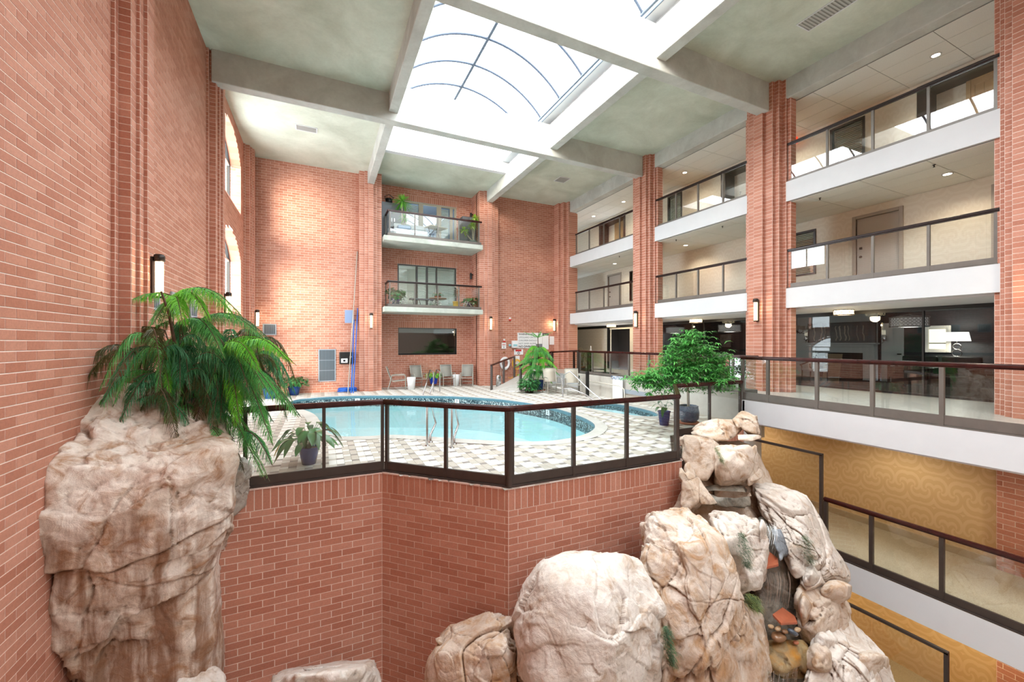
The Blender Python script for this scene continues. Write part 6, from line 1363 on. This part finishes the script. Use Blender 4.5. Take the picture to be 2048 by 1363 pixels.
m = MB(); m.tube([(0,0,0),(.03,.02,.5),(-.05,0,1.05),(-.12,-.03,1.55),(-.2,-.05,1.85)], .035, 8, r2=.012); m.build('trunk', M['bark'], t)
def R_(px, py, d): return A(px, py, d) - base
# hand placed main fronds: start, end (pixels on the photograph turned into real points), material, width
FR = [((345,592,6.0),(280,600,5.9),0,.16),((345,592,6.0),(475,640,5.6),0,.24),((350,595,6.0),(420,640,5.5),0,.2),((345,595,6.0),(305,650,5.5),1,.22),((345,600,6.0),(365,650,5.4),0,.22),
      ((360,640,6.0),(360,780,5.4),2,.22),((360,640,6.0),(350,860,5.4),1,.20),((370,640,6.0),(450,720,5.5),1,.26),((370,640,6.0),(480,760,5.6),2,.26),((380,650,6.0),(540,690,5.6),1,.22),
      ((440,690,5.8),(585,722,5.6),0,.18),((470,700,5.8),(575,720,5.3),0,.2),((450,690,5.8),(520,745,5.3),0,.2),((450,700,5.9),(500,790,5.4),2,.24),((470,700,5.8),(560,800,5.5),1,.24),((480,710,5.8),(598,835,5.7),1,.22),((470,710,5.8),(545,890,5.4),1,.22),((460,720,5.8),(480,850,5.3),0,.18),((450,720,5.9),(440,850,5.5),2,.24),
      ((340,640,6.1),(250,700,6.0),3,.2),((330,660,6.1),(190,705,5.9),3,.13),((330,660,6.1),(255,780,5.9),3,.2),((330,680,6.0),(300,760,5.6),2,.2),((320,680,6.0),(340,790,5.4),0,.14),
      ((370,780,6.0),(345,900,5.3),1,.18),((370,800,6.0),(385,920,5.3),1,.2),((380,800,6.0),(430,930,5.4),2,.22),((400,800,6.0),(500,900,5.5),1,.22),((400,820,6.0),(530,960,5.5),1,.2),((420,820,5.9),(470,950,5.4),2,.2),((350,800,6.1),(250,920,5.5),2,.18),((360,820,6.1),(270,900,5.7),3,.2),
      ((345,700,6.2),(300,830,6.0),3,.22),((380,700,6.2),(390,830,6.0),2,.26),((420,740,6.2),(420,870,6.0),2,.26),((400,720,6.2),(500,830,6.1),3,.26),((440,760,6.0),(500,880,5.9),2,.26),((350,760,6.2),(330,880,6.0),3,.24),((470,760,5.9),(530,850,5.7),2,.22),((400,860,5.8),(455,900,5.3),1,.2),((350,850,5.8),(300,890,5.3),3,.18),((480,860,5.7),(545,930,5.5),1,.18),((260,870,5.9),(248,930,5.1),1,.12),((300,840,5.8),(262,905,5.2),1,.16)]
for (a, e, k, w) in FR:
    a, e = R_(*a), R_(*e); d = e - a; L = d.length; sag = (.2 if abs(d.z) < .6*L else .07)*L
    path = [a + d*(j/8) + Vector((0,0, sag*math.sin(PI*(j/8)) )) for j in range(9)]
    frond_mesh(rn, path, w*1.05, PN[k], 70, 1.15, par=t)
    for _ in range(1):
        jit = Vector((rn.uniform(-.12,.12), rn.uniform(-.12,.12), rn.uniform(-.06,.04))); frond_mesh(rn, [q_ + jit*(i_/8) for i_, q_ in enumerate(path)], w*.85, PN[max(0, min(3, k + rn.choice([0,0,1]) if k < 3 else 3))], 60, 1.3, par=t)
    # bare branch leading to the frond
for a, e in (((345,860,6.2),(345,600,6.0)),((370,850,6.1),(460,700,5.9)),((360,800,6.1),(330,660,6.1)),((390,850,6.1),(480,760,5.9))):
    a, e = R_(*a), R_(*e); m = MB(); m.tube([a, a.lerp(e,.5)+Vector((.03,0,.05)), e], .016, 6, r2=.008); m.build('branch', M['bark'], t)
for k in range(70):   # inner fronds
    a = Vector((rn.uniform(-.5,1.0), rn.uniform(-.3,.3), rn.uniform(.3,1.3))); an = rn.uniform(0, 2*PI); L = rn.uniform(.45,.8)
    frond_mesh(rn, arcpath(a, (math.cos(an), math.sin(an)*.7, .1), L, .12, .75), .2, PN[rn.choice([2,2,3,1])], 70, 1.2, par=t)
# second pine on the deck
rn = random.Random(5); pb_ = (8.7, 15.95, DK)
M['blue_glaze'] = plain('blue_glazed_pot', rgb(22,58,120), .2, var=.2, scale=6); M['terra'] = plain('terracotta', rgb(176,110,84), .7, var=.1, scale=10); M['soil'] = plain('potting_soil', rgb(48,36,28), .95)
def pot(t, r0, r1, h, mt, z=0, saucer=None):
    m = MB(); m.lathe([(.001,0),(r0,0),((r0+r1)/2*1.02,h*.5),(r1,h*.94),(r1+.015,h*.95),(r1+.015,h),(r1-.015,h),(r1-.03,h*.9)], (0,0,z), 24); m.build('pot', mt, t)
    m = MB(); m.lathe([(.001,h*.9),(r1-.028,h*.9)], (0,0,z), 20); m.build('soil', M['soil'], t)
    if saucer: m = MB(); m.lathe([(.001,0),(r0*1.25,0),(r0*1.35,.035),(r0*1.28,.035),(.001,.012)], (0,0,0), 24); m.build('saucer', saucer, t)
t = thing('potted_pine', 'drooping potted pine behind the two beige sling chairs', 'tree', pb_); pot(t, .24, .33, .42, M['blue_glaze'], .02, M['terra'])
m = MB(); m.tube([(0,0,.35),(.03,0,1.1),(0,.02,2.35),(.05,0,2.6)], .03, 8, r2=.01); m.build('trunk', M['bark'], t)
for lv, (z, r, n) in enumerate(((.75,.75,9),(1.0,.95,10),(1.3,1.0,10),(1.6,.85,9),(1.85,.65,8))):
    for k in range(n):
        an = 2*PI*k/n + lv*.4; L = r*rn.uniform(.8,1.1); frond_mesh(rn, arcpath((0,0,z+rn.uniform(-.05,.05)), (math.cos(an), math.sin(an), .15), L, .10, .45+.1*rn.random()), .2, PN[rn.choice([1,1,0,2])], 60, 1.2, par=t, needle=.006)
for an in (-.3, 1.5, 2.9, 4.4): frond_mesh(rn, arcpath((0,0,2.35), (math.cos(an), math.sin(an), .2), .7, .02, -.12), .10, PN[1], 70, .6, par=t, needle=.006)
# broad leaves
def leaf(m, base, d, L, W, droop=.5, fold=.15, n=6):
    base = Vector(base); d = Vector(d).normalized(); sd = d.cross(Vector((0,0,1)))
    if sd.length < .05: sd = Vector((1,0,0))
    sd.normalize(); vs = []; fs = []
    for i in range(n+1):
        s = i/n; w = W*.5*math.sin(PI*min(1, s*.92+.04))**.8*(1 if s < .95 else .4); c = base + d*L*s + Vector((0,0,-droop*L*s*s)); dz = Vector((0,0,fold*w))
        vs += [c - sd*w + dz, c, c + sd*w + dz]
    for i in range(n): a = 3*i; fs += [(a,a+1,a+4,a+3),(a+1,a+2,a+5,a+4)]
    m.add(vs, fs, True)
LG = leafmat('lily_leaf', rgb(38,84,48), rgb(62,122,66), .3, .15); LB = leafmat('bright_leaf', rgb(96,176,60), rgb(150,214,84), .4); LM = leafmat('mid_leaf', rgb(52,112,62), rgb(84,150,84), .4); LD = leafmat('dark_leaf', rgb(22,48,34), rgb(40,72,46), .4)
def lily(loc, lab, n=26, seed=1, potr=(.11,.165,.30), L=.26, H=.38, spread=1.0, mt=None, potm=None, rz=0):
    rn = random.Random(seed); t = thing('peace_lily', lab, 'plant', loc, rz); pot(t, potr[0], potr[1], potr[2], potm or M['blue_glaze']); z0 = potr[2]*.9
    for k in range(n):
        an = 2*PI*k/n + rn.uniform(-.2,.2); h = rn.uniform(.35,1)*H; r = rn.uniform(.3,1)*.38*spread; top = Vector((r*math.cos(an), r*math.sin(an), z0+h))
        m = MB(); m.tube([(0.03*math.cos(an),0.03*math.sin(an),z0), top*.5+Vector((0,0,z0*.5+.08)), top], .004, 5); leaf(m, top, (math.cos(an), math.sin(an), rn.uniform(-.1,.5)), L*rn.uniform(.8,1.15), .10*L/.26, rn.uniform(.5,1.1)); o = m.build('leaf', mt or LG, t, fix=False)
    return t
lily((-.19, 7.95, DK), 'leafy peace lily in a blue pot just inside the left glass railing', 46, 3, L=.30, H=.40, spread=.95)
t2 = lily((7.94, 7.85, DK), 'thin drooping plant in a bright blue pot beside the end post of the right railing', 12, 9, (.11,.15,.36), .22, .40, .8)
yl = MB(); leaf(yl, (-.42,-.1,.42), (-.5,-.2,-.8), .2, .06, .3); tl = yl.build('yellow_leaf', leafmat('yellow_leaf', rgb(200,180,60), rgb(170,160,50)), bpy.data.objects['peace_lily'], fix=False); tl['label'] = 'yellowing leaf'
# leafy tree in the big blue pot
rn = random.Random(11); c = atZ(1377, 846, DK)
t = thing('potted_tree', 'leafy umbrella shaped tree in a large textured blue pot on a red saucer', 'tree', (c.x, c.y, DK))
N = NT('textured_blue_pot'); g = N.geo(); v = N.n('ShaderNodeTexVoronoi'); v.inputs['Scale'].default_value = 28; N.l(g.outputs['Position'], v.inputs['Vector']); N.p.inputs['Base Color'].default_value = rgb(70,104,140); N.p.inputs['Roughness'].default_value = .35; N.bump(v.outputs['Distance'], .8, .02)
m = MB(); m.lathe([(.001,.04),(.17,.04),(.25,.14),(.26,.30),(.235,.44),(.245,.46),(.22,.47),(.20,.42)], (0,0,0), 28); m.build('pot', N.m, t); m = MB(); m.lathe([(.001,.0),(.24,.0),(.26,.05),(.24,.05),(.001,.03)], (0,0,0), 28); m.build('saucer', M['terra'], t); m = MB(); m.lathe([(.001,.42),(.21,.42)], (0,0,0), 20); m.build('soil', M['soil'], t)
pale_bark = plain('pale_bark', rgb(176,164,140), .8, var=.2, scale=14)
O_ = Vector((c.x, c.y, DK))
def Q(px, py, d): return A(px, py, d) - O_
tips = [(1385,672,10.4),(1360,700,10.3),(1410,700,10.5),(1340,715,10.2),(1440,715,10.5),(1380,730,10.2),(1320,750,9.9),(1420,745,10.3),(1450,755,10.4),(1295,755,9.7),(1350,760,10.0),(1400,765,10.1),(1330,740,10.8),(1430,735,10.9),(1370,710,10.9),(1390,745,10.8),(1308,768,9.8),(1440,770,10.2),(1345,735,10.0),(1280,758,9.7),(1365,745,9.9),(1405,725,10.1),(1335,772,9.9),(1375,690,10.2),(1425,760,9.9)]
m = MB(); m.tube([(0,0,.42),(-.02,0,.9),(-.06,0,1.25)], .035, 8, r2=.028); m.build('trunk', pale_bark, t)
F_ = MB()
for i, tp in enumerate(tips):
    e = Q(*tp); m = MB(); m.tube([(-.05,0,1.15+.1*rn.random()), e*.55 + Vector((-.02,0,.5)), e], .014, 5, r2=.005); m.build('branch', pale_bark, t)
    for k in range(64):   # whorls of pointed leaves around the branch ends
        o_ = e + Vector((rn.gauss(0,.2), rn.gauss(0,.2), rn.gauss(0,.095)))
        for j in range(6):
            an = 2*PI*j/6 + rn.random(); leaf(F_, o_, (math.cos(an), math.sin(an), rn.uniform(-.1,.6)), rn.uniform(.10,.17), .038, .5, .2, 2)
F_.build('foliage', leafmat('umbrella_leaf', rgb(56,128,58), rgb(110,190,92), .35), t, fix=False, kind='stuff')
# small plants
def bush(nm, loc, lab, r, h, n, mt, potargs=None, seed=1, L=.12, W=.05, potm=None, cat='plant', saucer=None, flower=None, z=0):
    rn = random.Random(seed); t = thing(nm, lab, cat, loc); z0 = z
    if potargs: pot(t, *potargs, potm or M['blue_glaze'], z, saucer); z0 = z + potargs[2]*.92
    m = MB()
    for k in range(n):
        an = rn.uniform(0, 2*PI); rr = r*math.sqrt(rn.random()); hh = rn.uniform(.15,1)*h*(1-.35*rr/r); p = Vector((rr*math.cos(an), rr*math.sin(an), z0+hh)); leaf(m, p, (math.cos(an)+rn.uniform(-.5,.5), math.sin(an)+rn.uniform(-.5,.5), rn.uniform(-.2,.7)), L*rn.uniform(.7,1.2), W, .6, .2, 3)
    m.build('foliage', mt, t, fix=False, kind='stuff'); m = MB()
    for k in range(7): an = 2*PI*k/7; m.tube([(0,0,z0-.02),(r*.35*math.cos(an),r*.35*math.sin(an),z0+h*.45),(r*.6*math.cos(an),r*.6*math.sin(an),z0+h*.75)], .006, 5)
    m.build('stems', M['bark'], t, kind='stuff')
    if flower:
        for k in range(flower[1]): an = rn.uniform(0,2*PI); m = MB(); q = Vector((r*.7*math.cos(an), r*.7*math.sin(an), z0+h*rn.uniform(.8,1.0))); [leaf(m, q, (math.cos(a2), math.sin(a2), .5), flower[2], flower[2]*.6, .3, .2, 3) for a2 in [j*1.256 for j in range(5)]]; m.build('flower', flower[0], t, fix=False)
    return t
pink = leafmat('pink_petal', rgb(236,130,140), rgb(250,170,170)); white_p = leafmat('white_petal', rgb(245,245,240), rgb(255,255,250))
bush('potted_plant', (-.98, 18.65, DK), 'bushy plant with pink flowers in a dark blue pot by the far left wall', .45, .5, 220, LM, (.16,.24,.36), 2, .16, .09, flower=(pink, 3, .12))
bush('potted_dracaena', (-1.72, 17.9, DK), 'tall dark spiky plant in a blue pot behind the pine', .40, 1.35, 420, LD, (.2,.28,.42), 3, .34, .025)
bush('potted_plant', (4.9, 19.45, DK), 'bright green fern in a cobalt pot between the grey chairs', .3, .26, 240, LB, (.15,.21,.34), 4, .15, .05, plain('cobalt_glaze', rgb(18,60,190), .2), saucer=plain('stone_saucer', rgb(170,166,156), .7), z=.12)
bush('potted_shrub', (7.95, 15.35, DK), 'low bushy green shrub on the deck left of the beige chairs', .42, .62, 420, LM, (.16,.2,.12), 5, .16, .07, M['soil'])
# dracaena on the upper balcony: a sphere of sword leaves on a trunk
def sword(nm, loc, lab, heads, mt, potargs, L=.5, seed=1, W=.045):
    rn = random.Random(seed); t = thing(nm, lab, 'plant', loc); pot(t, *potargs, plain('pale_green_pot', rgb(150,176,170), .4) if 'pale_green_pot' not in bpy.data.materials else bpy.data.materials['pale_green_pot'])
    for (x, y, z, n, s) in heads:
        m = MB(); m.tube([(0,0,potargs[2]*.9),(x*.5,y*.5,z*.6),(x,y,z)], .03*s, 6); tk = m.build('trunk', pale_bark, t); m = MB()
        for k in range(n): an = rn.uniform(0,2*PI); el = rn.uniform(-.7,1.3); leaf(m, (x,y,z), (math.cos(an)*math.cos(el), math.sin(an)*math.cos(el), math.sin(el)), L*s*rn.uniform(.8,1.1), W*s, .35, .2, 4)
        m.build('leaf_rosette', mt, tk, fix=False)
    return t
sword('potted_yucca', (3.35, 19.05, 6.08), 'tall yucca with a round leafy head at the left of the upper balcony', [(0,0,1.75,90,1.0),(.1,0,1.0,40,.7)], LB, (.15,.2,.3), .52, 2)
sword('potted_dracaena', (6.7, 18.85, 6.08), 'potted dracaena with three yellow green heads at the right end of the upper balcony', [(.05,-.1,1.35,40,.8),(-.1,-.1,.95,40,.8),(-.5,-.05,.7,40,.8)], leafmat('lime_leaf', rgb(150,200,60), rgb(210,235,110)), (.13,.18,.25), .36, 4, .09)
zb = 2.98
bush('potted_plant', (3.05, 18.95, zb), 'big leaved green plant at the left end of the lower balcony', .32, .62, 60, LM, (.14,.2,.4), 7, .24, .2)
bush('potted_plant', (6.55, 18.95, zb), 'broad leaved plant at the right end of the lower balcony', .28, .34, 40, LM, (.14,.2,.34), 8, .26, .22)
def daisies(x, lab, w=.5, seed=1):
    rn = random.Random(seed); t = thing('daisy_box', lab, 'flowers', (x, 18.68, zb)); m = MB(); m.box((-w/2,-.07,0),(w/2,.07,.12)); m.build('box', M['white_resin'], t)
    for k in range(9): m = MB(); q = Vector((rn.uniform(-w/2,w/2), rn.uniform(-.08,.0), rn.uniform(.14,.36))); [leaf(m, q, (math.cos(j*.785), -.35, math.sin(j*.785)), .075, .045, 0, .1, 2) for j in range(8)]; dz_ = m.build('daisy', white_p, t, fix=False); m = MB(); m.lathe([(.001,-.02),(.022,-.015),(.022,0)], (q.x, q.y-.02, q.z), 8); m.build('daisy_centre', M['black'], dz_)
    bm_ = MB(); [leaf(bm_, (rn.uniform(-w/2,w/2), rn.uniform(-.06,.06), rn.uniform(.1,.25)), (rn.uniform(-1,1), rn.uniform(-1,1), .4), .12, .05, .5, .1, 3) for _ in range(50)]; bm_.build('foliage', LM, t, fix=False, kind='stuff')
daisies(3.15, 'white daisies in a box at the left end of the lower balcony', .65, 1); daisies(4.75, 'white daisies in a box in the middle of the lower balcony', .6, 2); daisies(6.45, 'white daisies in a box at the right end of the lower balcony', .6, 3)
bush('flower_basket', (5.05, 19.25, zb+.54), 'peach coloured flowers on the round bistro table', .25, .16, 90, LM, (.12,.16,.1), 12, .08, .04, M['terra'], flower=(leafmat('peach_petal', rgb(236,170,130), rgb(250,200,160)), 9, .07))
bush('potted_orchid', (5.85, 18.85, zb), 'yellow pot with arching pale flowers on the lower balcony', .12, .75, 30, LM, (.12,.17,.38), 13, .1, .04, plain('yellow_pot', rgb(236,190,80), .4), flower=(white_p, 8, .07))
bush('lounge_plant', (11.0, 15.9, 0.0), 'dry reed arrangement beside the tall table by the ramp', .2, 1.0, 140, leafmat('dry_reed', rgb(150,130,90), rgb(190,168,120)), (.12,.16,.3), 14, .4, .02, M['terra'])
